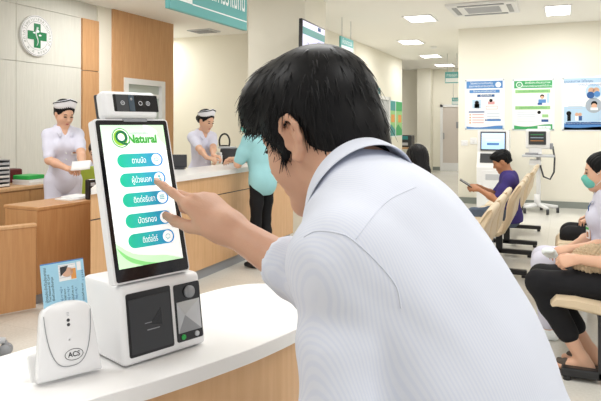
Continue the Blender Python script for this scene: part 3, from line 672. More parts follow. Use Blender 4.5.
# things on the reception counter
def cnt(px, y_, f): q = PX(px, y_, f); return q
c = Vector((-3.55, 5.05, 1.0))
q = PX(178, 158, 6.3); c = Vector((q.x, q.y, 1.0))
lp = thing('counter_display', 'small dark grey display on the counter beside the kiosk screen', 'display', tuple(c)); Ml = frame(c, (.92, .39, 0), (-.39, .92, 0), UP)
MB().box((0, .0, .085), (.18, .02, .13), .006, Ml).build('panel', M['dark'], lp); MB().box((0, .02, .01), (.13, .1, .02), .004, Ml).cyl(Ml @ Vector((0, .02, .01)), Ml @ Vector((0, .015, .06)), .015).build('stand', M['dark'], lp)
q = PX(232, 150, 7.5); c = Vector((q.x, q.y, 1.0)); Mr = frame(c, (.92, .39, 0), (-.39, .92, 0), UP)
pr = thing('printer', 'black counter printer between the nurse and the person in aqua', 'printer', tuple(c))
MB().box((0, 0, .085), (.26, .22, .17), .015, Mr).build('body', M['dark'], pr); MB().box((-.06, .02, .178), (.2, .16, .02), .004, Mr).build('paper_tray', M['ltgrey'], pr); MB().box((0, -.112, .05), (.2, .01, .012), 0, Mr).build('slot', M['black'], pr)
q2 = c+Vector((.0, .3, 0)); q2 = PX(224.5, 150, 7.75); c2 = Vector((q2.x, q2.y, 0))
mg = thing('webcam_stand', 'black looped camera stand standing behind the printer', 'camera', tuple(c2))
Mw = frame(c2, (.92, .39, 0), (-.39, .92, 0), UP)
s = MB(); s.tube([Mw @ Vector((.065*math.cos(a)*(1.0), 0, 1.24+.10*math.sin(a))) for a in [PI*(-.25+1.5*k/20) for k in range(21)]], .011, 8); s.build('loop', M['black'], mg)
MB().box((0, 0, 1.15), (.09, .06, .1), .008, Mw).build('body', M['black'], mg); MB().box((-.005, -.034, 1.15), (.05, .01, .06), .003, Mw).build('display', M['paper'], mg); MB().cyl(Mw @ Vector((0, 0, 0)), Mw @ Vector((0, 0, 1.1)), .03).lathe([(.0, 0), (.18, 0), (.18, .02), (.03, .03)], Mw).build('stand', M['dark'], mg)
q = PX(219.5, 158, 7.3); c = Vector((q.x, q.y, 1.0))
s = MB(); s.box((c.x, c.y, 1.05), (.06, .05, .10), .008).box((c.x, c.y, 1.115), (.05, .04, .03), .008)
simple('dispenser', 'small white dispenser on the counter left of the printer', 'dispenser', s, M['white'], tuple(c))
# far corridor desk and printer
c = PX(403, 158, 18.2); c.z = 0
dk = thing('corridor_desk', 'white desk at the corridor end carrying a dark machine', 'desk', tuple(c))
MB().box((c.x-.2, c.y, .78), (1.3, .6, .05), .005).build('top', M['wood'], dk); MB().box((c.x-.6, c.y, .38), (.4, .55, .76), .005).build('drawer_unit', M['white'], dk); MB().box((c.x+.35, c.y, .38), (.05, .55, .76)).build('leg', M['white'], dk)
pm = thing('desk_machine', 'dark teal office machine on the corridor desk', 'printer', (c.x, c.y, .805))
MB().box((c.x-.05, c.y, .98), (.7, .45, .35), .03).build('body', M['dark'], pm); MB().box((c.x-.05, c.y-.23, 1.08), (.5, .02, .1), .004).build('panel', M['teal_d'], pm); MB().box((c.x-.05, c.y-.23, .9), (.5, .02, .08), .004).build('tray', M['ltgrey'], pm)
lm = thing('desk_lamp', 'small dark lamp standing on the office machine', 'lamp', (c.x-.15, c.y, 1.155))
MB().cyl((c.x-.15, c.y, 1.155), (c.x-.15, c.y, 1.35), .02).cyl((c.x-.15, c.y, 1.155), (c.x-.15, c.y, 1.17), .08).build('stem', M['dark'], lm); MB().cyl((c.x-.15, c.y, 1.33), (c.x-.15, c.y, 1.5), .06, .14).build('shade', M['dark'], lm)
# ------------------------------------------------------------------ office chair just left of the frame: one base arm and caster peek in
c = PX(16, 345, 3.9); c.z = 0; cc = c + D(-.42, -.10, 0)
oc = thing('office_chair', 'grey office chair at the left edge, only its caster foot showing', 'office chair', (cc.x, cc.y, 0))
hub = MB().cyl((cc.x, cc.y, .08), (cc.x, cc.y, .42), .03); 
a0_ = math.atan2((c-cc).y, (c-cc).x)
for k in range(5):
    a = a0_+2*PI*k/5; e = Vector((cc.x+.37*math.cos(a), cc.y+.37*math.sin(a), .10)); hub.tube([(cc.x, cc.y, .13), e], [.03, .02], 8)
hub.build('base', M['ltgrey'], oc)
for k in range(5):
    a = a0_+2*PI*k/5; e = Vector((cc.x+.37*math.cos(a), cc.y+.37*math.sin(a), .04)); t_ = Vector((-math.sin(a), math.cos(a), 0))
    MB().cyl(e-t_*.03, e-t_*.008, .04, seg=14).cyl(e+t_*.008, e+t_*.03, .04, seg=14).cyl(e, e+UP*.06, .012).build('caster', M['grey'], oc)
MB().box((cc.x, cc.y, .46), (.48, .48, .09), .04).build('seat', M['dark'], oc); MB().box((cc.x-.26, cc.y, .8), (.07, .44, .5), .03).build('backrest', M['dark'], oc)
# ------------------------------------------------------------------ beam seating
def bench(x, ys, label, group, nlegs=None, flip=False):
    """seats face -X; backrest top at x"""
    y0, y1 = min(ys)-.28, max(ys)+.28
    t = thing('waiting_bench', label, 'waiting chairs', (x-.3, (y0+y1)/2, 0), group)
    MB().box2((x-.33, y0+.05, .34), (x-.26, y1-.05, .40), .006).build('beam', M['blacksteel'], t)
    for y in (nlegs or (y0+.28, y1-.28)):
        s = MB(); s.box2((x-.33, y-.03, .03), (x-.26, y+.03, .36), .004); s.box2((x-.52, y-.03, .025), (x+.05, y+.03, .075), .01)
        for xx in (x-.49, x+.02): s.cyl((xx, y, 0), (xx, y, .03), .022, seg=10)
        s.build('leg', M['blacksteel'], t)
    for y in ys:
        # seat pan and high curved back as two padded shells
        def shell(prof, th, w0, w1):
            rows = []; n = len(prof)
            P = [Vector((p[0], 0, p[1])) for p in prof]
            up_, dn = [], []
            for i, p in enumerate(P):
                tt = (P[min(i+1, n-1)]-P[max(i-1, 0)]).normalized(); nn = Vector((-tt.z, 0, tt.x)); k = i/(n-1)
                e = math.sin(PI*min(1, max(0, k)))**.4 if 0 < k < 1 else .35
                up_.append(p+nn*th*e); dn.append(p-nn*th*e)
            loop = up_+dn[::-1]; m = len(loop)
            for j, (sy, sh) in enumerate(((-1, .55), (-.96, .9), (-.8, 1), (0, 1.05), (.8, 1), (.96, .9), (1, .55))):
                row = []
                for q_ in range(m):
                    i = q_ if q_ < n else 2*n-1-q_; k = i/(n-1); w = w0+(w1-w0)*k; cpt = P[i]
                    pt = cpt+(loop[q_]-cpt)*sh; row.append(Vector((x+pt.x, y+sy*w/2*(1-.12*max(0, k-.8)/.2*(1 if abs(sy) > .5 else 0)), pt.z)))
                rows.append(row)
            mb = MB(); mb.grid(rows, close=True); mb.face(rows[0]); mb.face(rows[-1][::-1]); return mb
        shell([(-.57, .435), (-.54, .455), (-.45, .455), (-.3, .435), (-.2, .43), (-.14, .45)], .035, .52, .53).build('seat', M['beige'], t)
        shell([(-.155, .44), (-.13, .5), (-.10, .58), (-.09, .68), (-.07, .76), (-.03, .83), (-.005, .875), (.0, .89)], .034, .53, .49).build('backrest', M['beige'], t)
    if flip:
        for o in t.children: o.scale = (-1, 1, 1)
    return t
bench(-.35, (8.1, 8.68, 9.26), 'beige three seat waiting bench in the left row, nearest the monitor stand', 'left row of beige waiting benches', (7.85, 9.06))
bench(-.38, (6.3, 6.88, 7.46), 'beige three seat waiting bench on which the man in violet sits', 'left row of beige waiting benches', (6.25, 7.24))
bench(-.45, (4.5, 5.08, 5.66), 'beige waiting bench of the left row, nearest the camera behind the striped shirt', 'left row of beige waiting benches', (4.6, 5.5))
bench(.50, (4.02, 4.62, 5.22, 5.82), 'beige waiting bench at the right edge on which the women sit', 'right row of beige waiting benches', (3.85, 5.9))
bench(.84, (6.75, 7.33), 'beige waiting bench turned away, its back showing behind the masked woman', 'right row of beige waiting benches', flip=True)
bench(-1.08, (5.2, 5.8), 'beige bench hidden behind the striped shirt, under the dark haired woman', 'middle beige waiting bench')
# ================================================================== people
def nz(v): return Vector(v).normalized()
def ik(a, c, l1, l2, pole):
    v = c-a; d = min(v.length, (l1+l2)*.999); v = v.normalized(); c = a+v*d
    x = (l1*l1-l2*l2+d*d)/(2*d); y = math.sqrt(max(0, l1*l1-x*x)); p = Vector(pole); p = (p-v*p.dot(v)).normalized()
    return a+v*x+p*y, c
def head_frame(c, fwd, pitch=0, roll=0):
    f = Vector(fwd); f.z = 0; f.normalize(); l = UP.cross(f)
    q = Matrix.Rotation(pitch, 3, l); x = q @ f; z = q @ UP
    q = Matrix.Rotation(roll, 3, x); return Vector(c), x, q @ l, q @ z
def head_fn(hf, s):
    c, x, y, z = hf
    return (lambda a, b, d: c+x*(a*s)+y*(b*s)+z*(d*s)), (x, y, z)
HS = 1.06
def head_prims(S, hf, s, fine=False):
    s = s*HS
    h, R = head_fn(hf, s); e = lambda *r: tuple(q*s for q in r)
    S.ell(h(-.012, 0, .035), e(.098, .075, .088), R, .02)
    S.ell(h(.03, 0, -.03), e(.06, .058, .082), R, .03)
    for y in (-1, 1):
        S.cone(h(-.012, y*.05, -.042), h(.060, y*.014, -.100), .020*s, .017*s, .03)
        S.ell(h(.052, y*.034, -.03), e(.028, .026, .032), R, .03)
    S.ell(h(.068, 0, -.099), e(.017, .02, .016), R, .02)
    S.cone(h(.073, -.03, .024), h(.073, .03, .024), .013*s, k=.02)
    S.cone(h(.088, 0, .008), h(.107, 0, -.029), .007*s, .0105*s, .014)
    for y in (-1, 1):
        S.ell(h(.098, y*.012, -.034), .008*s, None, .008)
        S.ell(h(.098, y*.031, .004), e(.011, .016, .009), R, .012, '-')
    S.cone(h(.087, -.015, -.060), h(.087, .015, -.060), .006*s, k=.008); S.cone(h(.084, -.013, -.072), h(.084, .013, -.072), .0068*s, k=.008)
    for y in (-1, 1):
        if fine: continue
        S.ell(h(-.006, y*.078, -.004), e(.019, .008, .031), R, .01); S.ell(h(-.002, y*.086, -.006), e(.009, .006, .016), R, .008, '-')
def hand_prims(S, W, Dv, N, side, s, curl, spread=0, thumb=(.75, .55, -.35), thumb_bend=(-.3, -.35), k=.006, fk=.005, tl=1):
    """side +1 left, -1 right; N is the back of the hand"""
    Dv = nz(Dv); N = nz(N-Dv*N.dot(Dv)); T = Dv.cross(N) if side > 0 else N.cross(Dv)
    P = lambda d, t, n: W+Dv*(d*s)+T*(t*s)+N*(n*s)
    kn = [(.088, .029, .002), (.092, .009, .005), (.087, -.011, .003), (.079, -.029, -.002)]
    for i, (d, t, n) in enumerate(kn): S.cone(P(.004, t*.62, 0), P(d, t, n), .0155*s, .0125*s, .012)
    S.ell(P(.045, .004, -.002), (.05*s, .036*s, .0145*s), (Dv, T, N), .012)
    S.ell(P(.03, .024, -.010), (.032*s, .016*s, .014*s), (Dv, T, N), .012)
    ln = [(.044, .027, .022), (.048, .031, .023), (.044, .029, .022), (.035, .021, .019)]
    rr = [(.0100, .0088, .0078, .0066), (.0102, .0090, .0080, .0068), (.0098, .0086, .0077, .0065), (.0088, .0076, .0068, .0058)]
    tips = []
    for i in range(4):
        p = P(*kn[i]); a = 0; fan = (1.5-i)*spread; pts = [p]
        for j in range(3):
            a += math.radians(curl[i][j]); dv = Dv*math.cos(a)-N*math.sin(a)+T*fan; p = p+dv.normalized()*(ln[i][j]*s); pts.append(p)
        S.chain(pts, [r*s for r in rr[i]], fk); tips.append(pts)
    # thumb leaves the side of the palm near its base
    p = P(.022, .026, -.008); dv = nz(Dv*thumb[0]+T*thumb[1]+N*thumb[2]); pts = [p]
    for j, l in enumerate((.043*tl, .033*tl, .027*tl)):
        p = p+dv*(l*s); pts.append(p); dv = nz(dv+(Dv*.25+T*thumb_bend[0]+N*0)*(1 if j == 0 else 1) + T*(thumb_bend[1]*.3))
    S.chain(pts, [.0145*s, .0118*s, .0105*s, .0085*s], .006)
    return tips, pts
RELAX = [(25, 30, 20), (28, 34, 22), (32, 36, 24), (36, 38, 25)]
HOLD = [(45, 50, 30), (48, 55, 30), (50, 58, 30), (52, 58, 32)]
def torso_prims(S, j, s, g, hips=True, neck=True, female=False):
    pel, nek = j['pelvis'], j['neck']; up = nz(nek-pel); lf = nz(j['shL']-j['shR']); lf = nz(lf-up*lf.dot(up)); fw = lf.cross(up); R = (fw, lf, up)
    H = (nek-pel).length; at = lambda t, x=0, y=0: pel+up*(H*t)+fw*(x*s)+lf*(y*s)
    w = .92 if female else 1
    S.ell(at(.68, .0), ((.103*w)*s+g, (.150*(.84 if female else 1))*s+g, .17*s+g), R, .05)
    S.ell(at(.30, .005), (.098*w*s+g, .132*(.84 if female else 1)*s+g, .19*s+g), R, .06)
    if hips: S.ell(at(-.02, -.005), (.108*w*s+g, .155*(.9 if female else 1)*s+g, .125*s+g), R, .05)
    if female:
        for y in (-1, 1): S.ell(at(.62, .075, y*.062), .052*s+g, None, .05)
    a, b = j['shL'], j['shR']; m = at(.93)
    q_ = .8 if female else 1; S.cone(m+lf*.02*s, a, .058*s*q_+g, .050*s*q_+g, .06); S.cone(m-lf*.02*s, b, .058*s*q_+g, .050*s*q_+g, .06)
    return at, R
def arm_prims(S, sh, el, wr, s, g=0, t0=0, t1=2):
    """t in 0..2: shoulder, elbow, wrist"""
    r = (.049, .039, .0365, .0265); P = lambda t: sh.lerp(el, t) if t < 1 else el.lerp(wr, t-1)
    rad = lambda t: ((r[0]+(r[1]-r[0])*t) if t < 1 else (r[2]+(r[3]-r[2])*(t-1)))*s+g
    ts = [t0]+[t for t in (.5, 1, 1.35) if t0 < t < t1]+[t1]
    bul = lambda t: .004*s if abs(t-1.35) < .01 else 0
    S.chain([P(t) for t in ts], [rad(t)+bul(t) for t in ts], .03)
def leg_prims(S, hp, kn, an, s, g=0, t1=2):
    P = lambda t: hp.lerp(kn, t) if t < 1 else kn.lerp(an, t-1)
    rad = lambda t: (.084-.03*t if t < 1 else .053-.017*(t-1))*s+g
    bk = [t for t in (.5, 1, 1.3) if t < t1]
    S.chain([P(t) for t in [0]+bk+[t1]], [rad(t)+(.005*s if abs(t-1.3) < .01 else 0) for t in [0]+bk+[t1]], .03)
def foot_prims(S, an, toe, s, g=0):
    toe = Vector(toe); toe.z = 0; toe.normalize(); z0 = an.z-.075*s
    b = Vector((an.x, an.y, z0))
    S.cone(an, b+UP*.035*s-toe*.03*s, .036*s+g, .032*s+g, .03); S.chain([b+UP*.032*s-toe*.03*s, b+UP*.034*s+toe*.06*s, b+UP*.022*s+toe*.15*s], [.031*s+g, .034*s+g, .02*s+g], .03)
def joints(base, fwd, s, pose='stand', lean=0, twist=0, head_dx=0, shw=.138):
    f = Vector(fwd); f.z = 0; f.normalize(); l = UP.cross(f)
    J = lambda x, y, z: Vector(base)+f*(x*s)+l*(y*s)+UP*(z*s)
    if pose == 'stand':
        pel = J(0, 0, .95); q = lambda x, z: (x+math.sin(lean)*(z-.95)+(math.cos(lean)-1)*0, .95+math.cos(lean)*(z-.95))
        legs = dict(hipL=J(0, .085, .90), hipR=J(0, -.085, .90), knL=J(.015, .09, .49), knR=J(.015, -.09, .49), anL=J(-.015, .095, .08), anR=J(-.015, -.095, .08))
    else:
        pel = J(0, 0, .56); q = lambda x, z: (x+math.sin(lean)*(z-.0), .56+math.cos(lean)*(z-.0)) if False else (x+math.sin(lean)*(z-.95), .56+math.cos(lean)*(z-.95))
        legs = dict(hipL=J(.0, .09, .55), hipR=J(.0, -.09, .55), knL=J(.43, .1, .53), knR=J(.43, -.1, .53), anL=J(.40, .1, .08), anR=J(.40, -.1, .08))
    def U(x, y, z): a, b = q(x, z); return J(a, y, b)
    d = dict(pelvis=pel, neck=U(0, 0, 1.42), head=U(.035+head_dx, 0, 1.56), shL=U(-.005, shw, 1.355), shR=U(-.005, -shw, 1.355), f=f, l=l, J=J, s=s, **legs)
    return d
def set_arm(j, side, wrist, pole, D_, N_):
    s = j['s']; e, w = ik(j['sh'+side], Vector(wrist), .275*s, .245*s, pole); j['el'+side] = e; j['wr'+side] = w; j['hd'+side] = (Vector(D_), Vector(N_))
def body(root, j, s, skin, hf, h=.007, curlL=RELAX, curlR=RELAX, female=True, fine=False, kw=None, shoes=True, foot_dir=None):
    S = SDF(); torso_prims(S, j, s, 0, female=female)
    head_prims(S, hf, s, fine); hh, R = head_fn(hf, s)
    S.cone(j['neck']+(j['pelvis']-j['neck']).normalized()*.03*s, hh(-.018, 0, -.045), (.05 if female else .058)*s, (.045 if female else .052)*s, .03)
    for sd in 'LR':
        arm_prims(S, j['sh'+sd], j['el'+sd], j['wr'+sd], s); leg_prims(S, j['hip'+sd], j['kn'+sd], j['an'+sd], s); foot_prims(S, j['an'+sd], foot_dir or j['f'], s)
        hand_prims(S, j['wr'+sd], j['hd'+sd][0], j['hd'+sd][1], 1 if sd == 'L' else -1, s*(.95 if female else 1), curlL if sd == 'L' else curlR, k=.006)
    return put('body', S.mesh(h), skin, root)
def face_parts(root, hf, s, eyes=True, lips=True, hairm='hair'):
    s = s*HS; h, R = head_fn(hf, s); Mx = frame(hf[0], hf[1], hf[2], hf[3])
    if eyes:
        for y in (-1, 1):
            MB().ell((.0885*s, y*.031*s, .002*s), (.007*s, .0155*s, .0045*s), Mx).build('eye', M['eye'], root)
            MB().tube([Mx @ Vector((x*s, y*yy*s, z*s)) for x, yy, z in ((.0875, .016, .022), (.089, .03, .027), (.080, .046, .023))], [.003*s, .0035*s, .002*s], 6).build('eyebrow', M[hairm], root)
    if lips:
        MB().ell((.0905*s, 0, -.0625*s), (.006*s, .019*s, .0035*s), Mx).ell((.089*s, 0, -.0705*s), (.006*s, .016*s, .0045*s), Mx).build('lips', M['lips'], root)
def hair_mesh(root, hf, s, style, m='hair', h=.006):
    s = s*HS; hh, R = head_fn(hf, s); e = lambda *r: tuple(q*s for q in r); S = SDF()
    if style == 'short':
        S.ell(hh(-.014, 0, .048), e(.106, .085, .088), R); S.ell(hh(-.058, 0, -.02), e(.05, .066, .055), R, .02)
        S.ell(hh(.07, 0, .085), e(.04, .062, .03), R, .03)
        S.ell(hh(.088, 0, -.012), e(.062, .078, .072), R, .01, '-')
        for y in (-1, 1): S.ell(hh(.0, y*.085, -.015), e(.024, .022, .034), R, .008, '-')
        S.cut(hh(-.02, 0, -.055), -Vector(hf[3])-Vector(hf[1])*.25)
    else:
        S.ell(hh(-.018, 0, .043), e(.105, .087, .091), R); S.ell(hh(-.062, 0, -.015), e(.05, .066, .055), R, .02)
        S.ell(hh(.082, 0, -.022), e(.07, .072, .088), R, .012, '-')
        for y in (-1, 1): S.ell(hh(.008, y*.088, -.02), e(.024, .024, .034), R, .008, '-')
        S.cut(hh(-.02, 0, -.05), -Vector(hf[3]))
        if style == 'bun': S.ell(hh(-.118, 0, -.012), e(.036, .042, .038), R, .015)
        if style == 'lowbun': S.ell(hh(-.10, -.02, -.055), e(.04, .045, .04), R, .02)
        if style == 'long': S.chain([hh(-.06, 0, .0), hh(-.075, 0, -.12), hh(-.08, 0, -.2)], [.075*s, .07*s, .04*s], .03)
    wav = lambda V: np.array([.0022*s*math.sin(((Vector(v)-hf[0]).dot(hf[2]))*420/s+3*noise.noise(Vector(v)*25)) for v in V])
    return put('hair', S.mesh(h, disp=wav), M[m], root)
def folds(amp, sc, stretch):
    st = Vector(stretch)
    return lambda V: np.array([amp*noise.noise((Vector(v)-st*(Vector(v).dot(st)*.65))*sc) for v in V])
def top_mesh(root, j, s, m, name='shirt', sleeve=.75, g=.014, hem=-.22, h=.007, vneck=True, female=True, amp=.006, level=False):
    S = SDF(); at, R = torso_prims(S, j, s, g, female=female); S.ell(at(-.15, 0), (.106*s+g, (.134 if female else .165)*s+g, .12*s+g), R, .06)
    hemp = at(hem); S.cut(hemp, -UP if level else -R[2])
    for sd in 'LR':
        arm_prims(S, j['sh'+sd], j['el'+sd], j['wr'+sd], s, g-.002, 0, sleeve)
        P = j['sh'+sd].lerp(j['el'+sd], sleeve) if sleeve <= 1 else j['el'+sd].lerp(j['wr'+sd], sleeve-1)
    nb = j['neck']; S.cone(nb-R[2]*.03*s, nb+R[2]*.2*s, .062*s, .075*s, .008, '-')
    if vneck: S.cone(nb+R[0]*.06*s+R[2]*.03*s, nb+R[0]*.125*s-R[2]*.10*s, .04*s, .012*s, .008, '-')
    return put(name, S.mesh(h, disp=folds(amp*s, 9/s, R[2]), smooth=2), M[m], root), at, R
def pants_mesh(root, j, s, m, name='trousers', t1=1.9, g=.014, h=.007, amp=.006):
    S = SDF(); up = nz(j['neck']-j['pelvis']); lf = nz(j['shL']-j['shR']); fw = lf.cross(up)
    S.ell(j['pelvis']-up*.02*s, (.108*s+g, .142*s+g, .13*s+g), (fw, lf, up), .05)
    for sd in 'LR': leg_prims(S, j['hip'+sd], j['kn'+sd], j['an'+sd], s, g, t1)
    for sd in 'LR':
        k, a = j['kn'+sd], j['an'+sd]
    return put(name, S.mesh(h, disp=folds(amp*s, 10/s, UP), smooth=2), M[m], root)
def shoes_mesh(root, j, s, m, name='shoe', g=.007):
    for sd in 'LR':
        S = SDF(); foot_prims(S, j['an'+sd], j['f'], s, g); S.cut(j['an'+sd]-UP*.0*s, UP); S.cut(Vector((j['an'+sd].x, j['an'+sd].y, .003)), -UP)
        put(name, S.mesh(.006), M[m], root)
def collar(root, j, s, at, R, m, wid=.03):
    nb = j['neck']; f, l, u = R
    mb = MB()
    for y in (-1, 1):
        a = [nb-f*.062*s+u*.045*s, nb-f*.03*s+l*(y*.062*s)+u*.040*s, nb+f*.035*s+l*(y*.062*s)+u*.015*s, nb+f*.088*s+l*(y*.03*s)-u*.05*s]
        b = [nb-f*.088*s+u*.005*s, nb-f*.04*s+l*(y*.092*s)+u*.006*s, nb+f*.055*s+l*(y*.092*s)-u*.022*s, nb+f*.118*s+l*(y*.06*s)-u*.088*s]
        c = [(p+q)/2+(p+q-nb*2).normalized()*.008*s for p, q in zip(a, b)]
        mb.grid([a, c, b])
    o = mb.build('collar', M[m], root); md = o.modifiers.new('thick', 'SOLIDIFY'); md.thickness = .004*s; return o
def nurse_cap(root, hf, s):
    s = s*HS; c, x, y, z = hf; h, R = head_fn(hf, s)
    def strip(v0, v1, off, n=25):
        rows = []
        for i in range(n):
            a = math.radians(-125+250*i/(n-1)); k = abs(a)/math.radians(125)
            zb = .088-.055*k; zt = zb+(.082-.045*k**2); rb = (.100, .088); fl = .022
            row = []
            for v in np.linspace(v0, v1, 4):
                zz = zb+(zt-zb)*v; rx = rb[0]*(1-.12*(1-k))+fl*v*(.3+.7*k)+off; ry = rb[1]*(1-.05*(1-k))+fl*v*.6+off
                row.append(h(-.012+rx*math.cos(a)*(.93 if v < .5 else .93+.04*v)-(.03*v*(1-k)), ry*math.sin(a), zz))
            rows.append(row)
        return rows
    mb = MB(); mb.grid(strip(0, 1, 0)); 
    cp = mb.build('nurse_cap', M['capwhite'], root); md = cp.modifiers.new('thick', 'SOLIDIFY'); md.thickness = .002*s; md.offset = -1
    st = MB().grid(strip(.80, .94, .003)); q = st.build('cap_stripe', M['blackcloth'], cp); md = q.modifiers.new('thick', 'SOLIDIFY'); md.thickness = .004*s; md.offset = 0; return cp
def badge(root, p, n, up, s=1):
    n = nz(n); up = nz(up-n*up.dot(n)); Mx = frame(p, up.cross(n), up, n)
    b = MB(); b.box((0, 0, 0), (.055*s, .085*s, .004), .001, Mx); b.mi = 1; b.box((0, -.015*s, .003), (.03*s, .035*s, .002), 0, Mx); b.mi = 2; b.box((0, .025*s, .003), (.045*s, .015*s, .002), 0, Mx); b.mi = 3; b.box((0, .055*s, .002), (.012*s, .03*s, .004), 0, Mx)
    b.build('name_badge', [M['paper'], M['skin_d'], M['green'], M['dark']], root)
# -------- nurse holding papers, left
def rf(r, f): return (RGT*r+FWD*f).normalized()
def nurse(px, f0, fwd, hfwd, s, label, pitch, hands, lean=0, hx=0):
    b = PX(px, 300, f0); b.z = 0; t = thing('person', label, 'person', tuple(b))
    j = joints(b, fwd, s, lean=lean); 
    hf = head_frame(j['head']+hfwd*hx, hfwd, pitch); hands(j)
    body(t, j, s, M['skin_f'], hf, curlL=HOLD, curlR=HOLD); hair_mesh(t, hf, s, 'bun'); face_parts(t, hf, s)
    sh, at, R = top_mesh(t, j, s, 'uniform', 'uniform_tunic', .85, hem=-.38); collar(t, j, s, at, R, 'uniform'); pants_mesh(t, j, s, 'uniform', 'uniform_trousers'); shoes_mesh(t, j, s, 'signwhite')
    nurse_cap(t, hf, s)
    for k in range(4):
        p = at(.62-.13*k, .118 if k < 2 else .125); MB().ell(p, .007).build('button', M['signwhite'], t)
    return t, j, at, R
def h1(j):
    R_ = PX(67.5, 168.5, 5.82); L_ = PX(83, 169, 5.78)
    set_arm(j, 'R', R_, -j['l']*1+UP*-1-j['f']*.6, rf(.8, -.35)-UP*.05, UP+rf(0, -1)*.6); set_arm(j, 'L', L_, j['l']*1-UP-j['f']*.6, rf(-.6, -.6), UP+rf(0, -1)*.4)
t1, j1, at1, R1 = nurse(63, 6.12, rf(.55, -.83), rf(.74, -.67), 1.0, 'nurse in lilac uniform and white cap reading papers behind the low desk', math.radians(23), h1, lean=.03)
badge(t1, at1(.55, .125, .075), R1[0], R1[2])
q = PX(81, 165.5, 5.68); n_ = (rf(.2, -1)+UP*.9).normalized(); xx = rf(1, .15); yy = n_.cross(xx).normalized()
s_ = MB(); Mx = frame(q, xx, yy, n_)
s_.grid([[Mx @ Vector((x, y, .012*math.sin(x*14+y*9))) for y in np.linspace(-.05, .05, 4)] for x in np.linspace(-.085, .085, 7)])
o = simple('paper_sheet', 'white paper sheets held in the hands of the nurse at the low desk', 'paper', s_, M['paper'], tuple(q)); md = o.modifiers.new('thick', 'SOLIDIFY'); md.thickness = .002
def h2(j):
    R_ = PX(207.5, 158.5, 6.98); L_ = PX(213.5, 157.5, 7.05)
    set_arm(j, 'R', R_, -j['l']*1-UP*.8-j['f']*.3, rf(.9, -.2)-UP*.2, UP+rf(0, -1)*.3); set_arm(j, 'L', L_, j['l']-UP-j['f']*.2, rf(.9, -.3)-UP*.2, UP)
t2, j2, at2, R2 = nurse(200.5, 7.5, rf(.62, -.78), rf(.80, -.6), .965, 'nurse in lilac uniform and white cap standing behind the long reception counter', math.radians(22), h2, lean=.12, hx=.02)
# -------- visitor in aqua at the counter
b = PX(262, 260, 6.35); b.z = 0; fw = rf(-.85, .53); s = .96
t = thing('person', 'person in aqua top, black trousers and face mask leaning on the reception counter', 'person', tuple(b)); j = joints(b, fw, s, lean=.2)
set_arm(j, 'R', PX(236, 160, 6.72), -j['l']*.4-UP, rf(-.9, .3), UP); set_arm(j, 'L', PX(236.5, 158.5, 6.5), j['l']*.8-UP-j['f']*.2, rf(-.9, .2), UP)
hf = head_frame(j['head'], rf(-.9, .35), math.radians(18)); body(t, j, s, M['skin_f'], hf); hair_mesh(t, hf, s, 'bun'); face_parts(t, hf, s, lips=False)
top_mesh(t, j, s, 'aqua', 'aqua_top', .8, hem=-.40, vneck=False, g=.024, level=True); pants_mesh(t, j, s, 'blackcloth', g=.002, amp=.003); shoes_mesh(t, j, s, 'blacksteel')
def mask(root, hf, s, m='mask'):
    s = s*HS; h, R = head_fn(hf, s); S = SDF(); S.ell(h(.058, 0, -.052), (.056*s, .060*s, .056*s), R); S.cone(h(.085, 0, -.01), h(.112, 0, -.033), .006*s, .009*s, .03); S.cut(h(.03, 0, 0), -Vector(hf[1])); S.cut(h(0, 0, -.008), hf[3])
    mk = put('face_mask', S.mesh(.005), M[m], root)
    for y in (-1, 1):
        MB().tube([h(.04, y*.058, -.02), h(.0, y*.082, .01), h(-.022, y*.084, .02), h(-.026, y*.086, .0), h(-.018, y*.084, -.02), h(.005, y*.076, -.045), h(.04, y*.056, -.08)], .002, 5).build('ear_loop', M['paper'], mk)
mask(t, hf, s)
# -------- man in violet T-shirt with a phone
b = Vector((-.53, 6.88, .01)); s = .90; fw = Vector((-1, -.05, 0)).normalized()
t = thing('person', 'man in dark violet shirt sitting on the left row looking at a phone', 'person', tuple(b)); j = joints(b, fw, s, 'sit', lean=.04, shw=.165)
ph_ = PX(471, 186, 6.45)
set_arm(j, 'L', ph_+Vector((.07, .03, -.03)), j['l']*.4-UP, (-1, 0, .1), (0, -.6, .3)); set_arm(j, 'R', ph_+Vector((.09, .14, -.03)), -j['l']*.4-UP, (-1, -.2, .1), (0, .6, .3))
hf = head_frame(j['head']+fw*.03, fw, math.radians(24)); body(t, j, s, M['skin_d'], hf, curlL=HOLD, curlR=HOLD, female=False); hair_mesh(t, hf, s, 'short'); face_parts(t, hf, s)
top_mesh(t, j, s, 'navy', 't_shirt', .8, hem=-.2, vneck=False, female=False, g=.016); pants_mesh(t, j, s, 'jeans', 'jeans'); shoes_mesh(t, j, s, 'dark')
xx = Vector((-.8, -.1, .5)).normalized(); yy = Vector((0, 1, .1)); yy = (yy-xx*yy.dot(xx)).normalized(); Mx = frame(ph_+Vector((-.055, .04, .025)), xx, yy, xx.cross(yy))
pt = thing('mobile_phone', 'dark mobile phone held by the man in violet', 'phone', tuple(Mx.translation)); MB().box((0, 0, 0), (.15, .075, .009), .004, Mx).build('case', M['black'], pt); MB().box((0, 0, .005), (.138, .066, .002), .001, Mx).build('screen', M['dark'], pt)
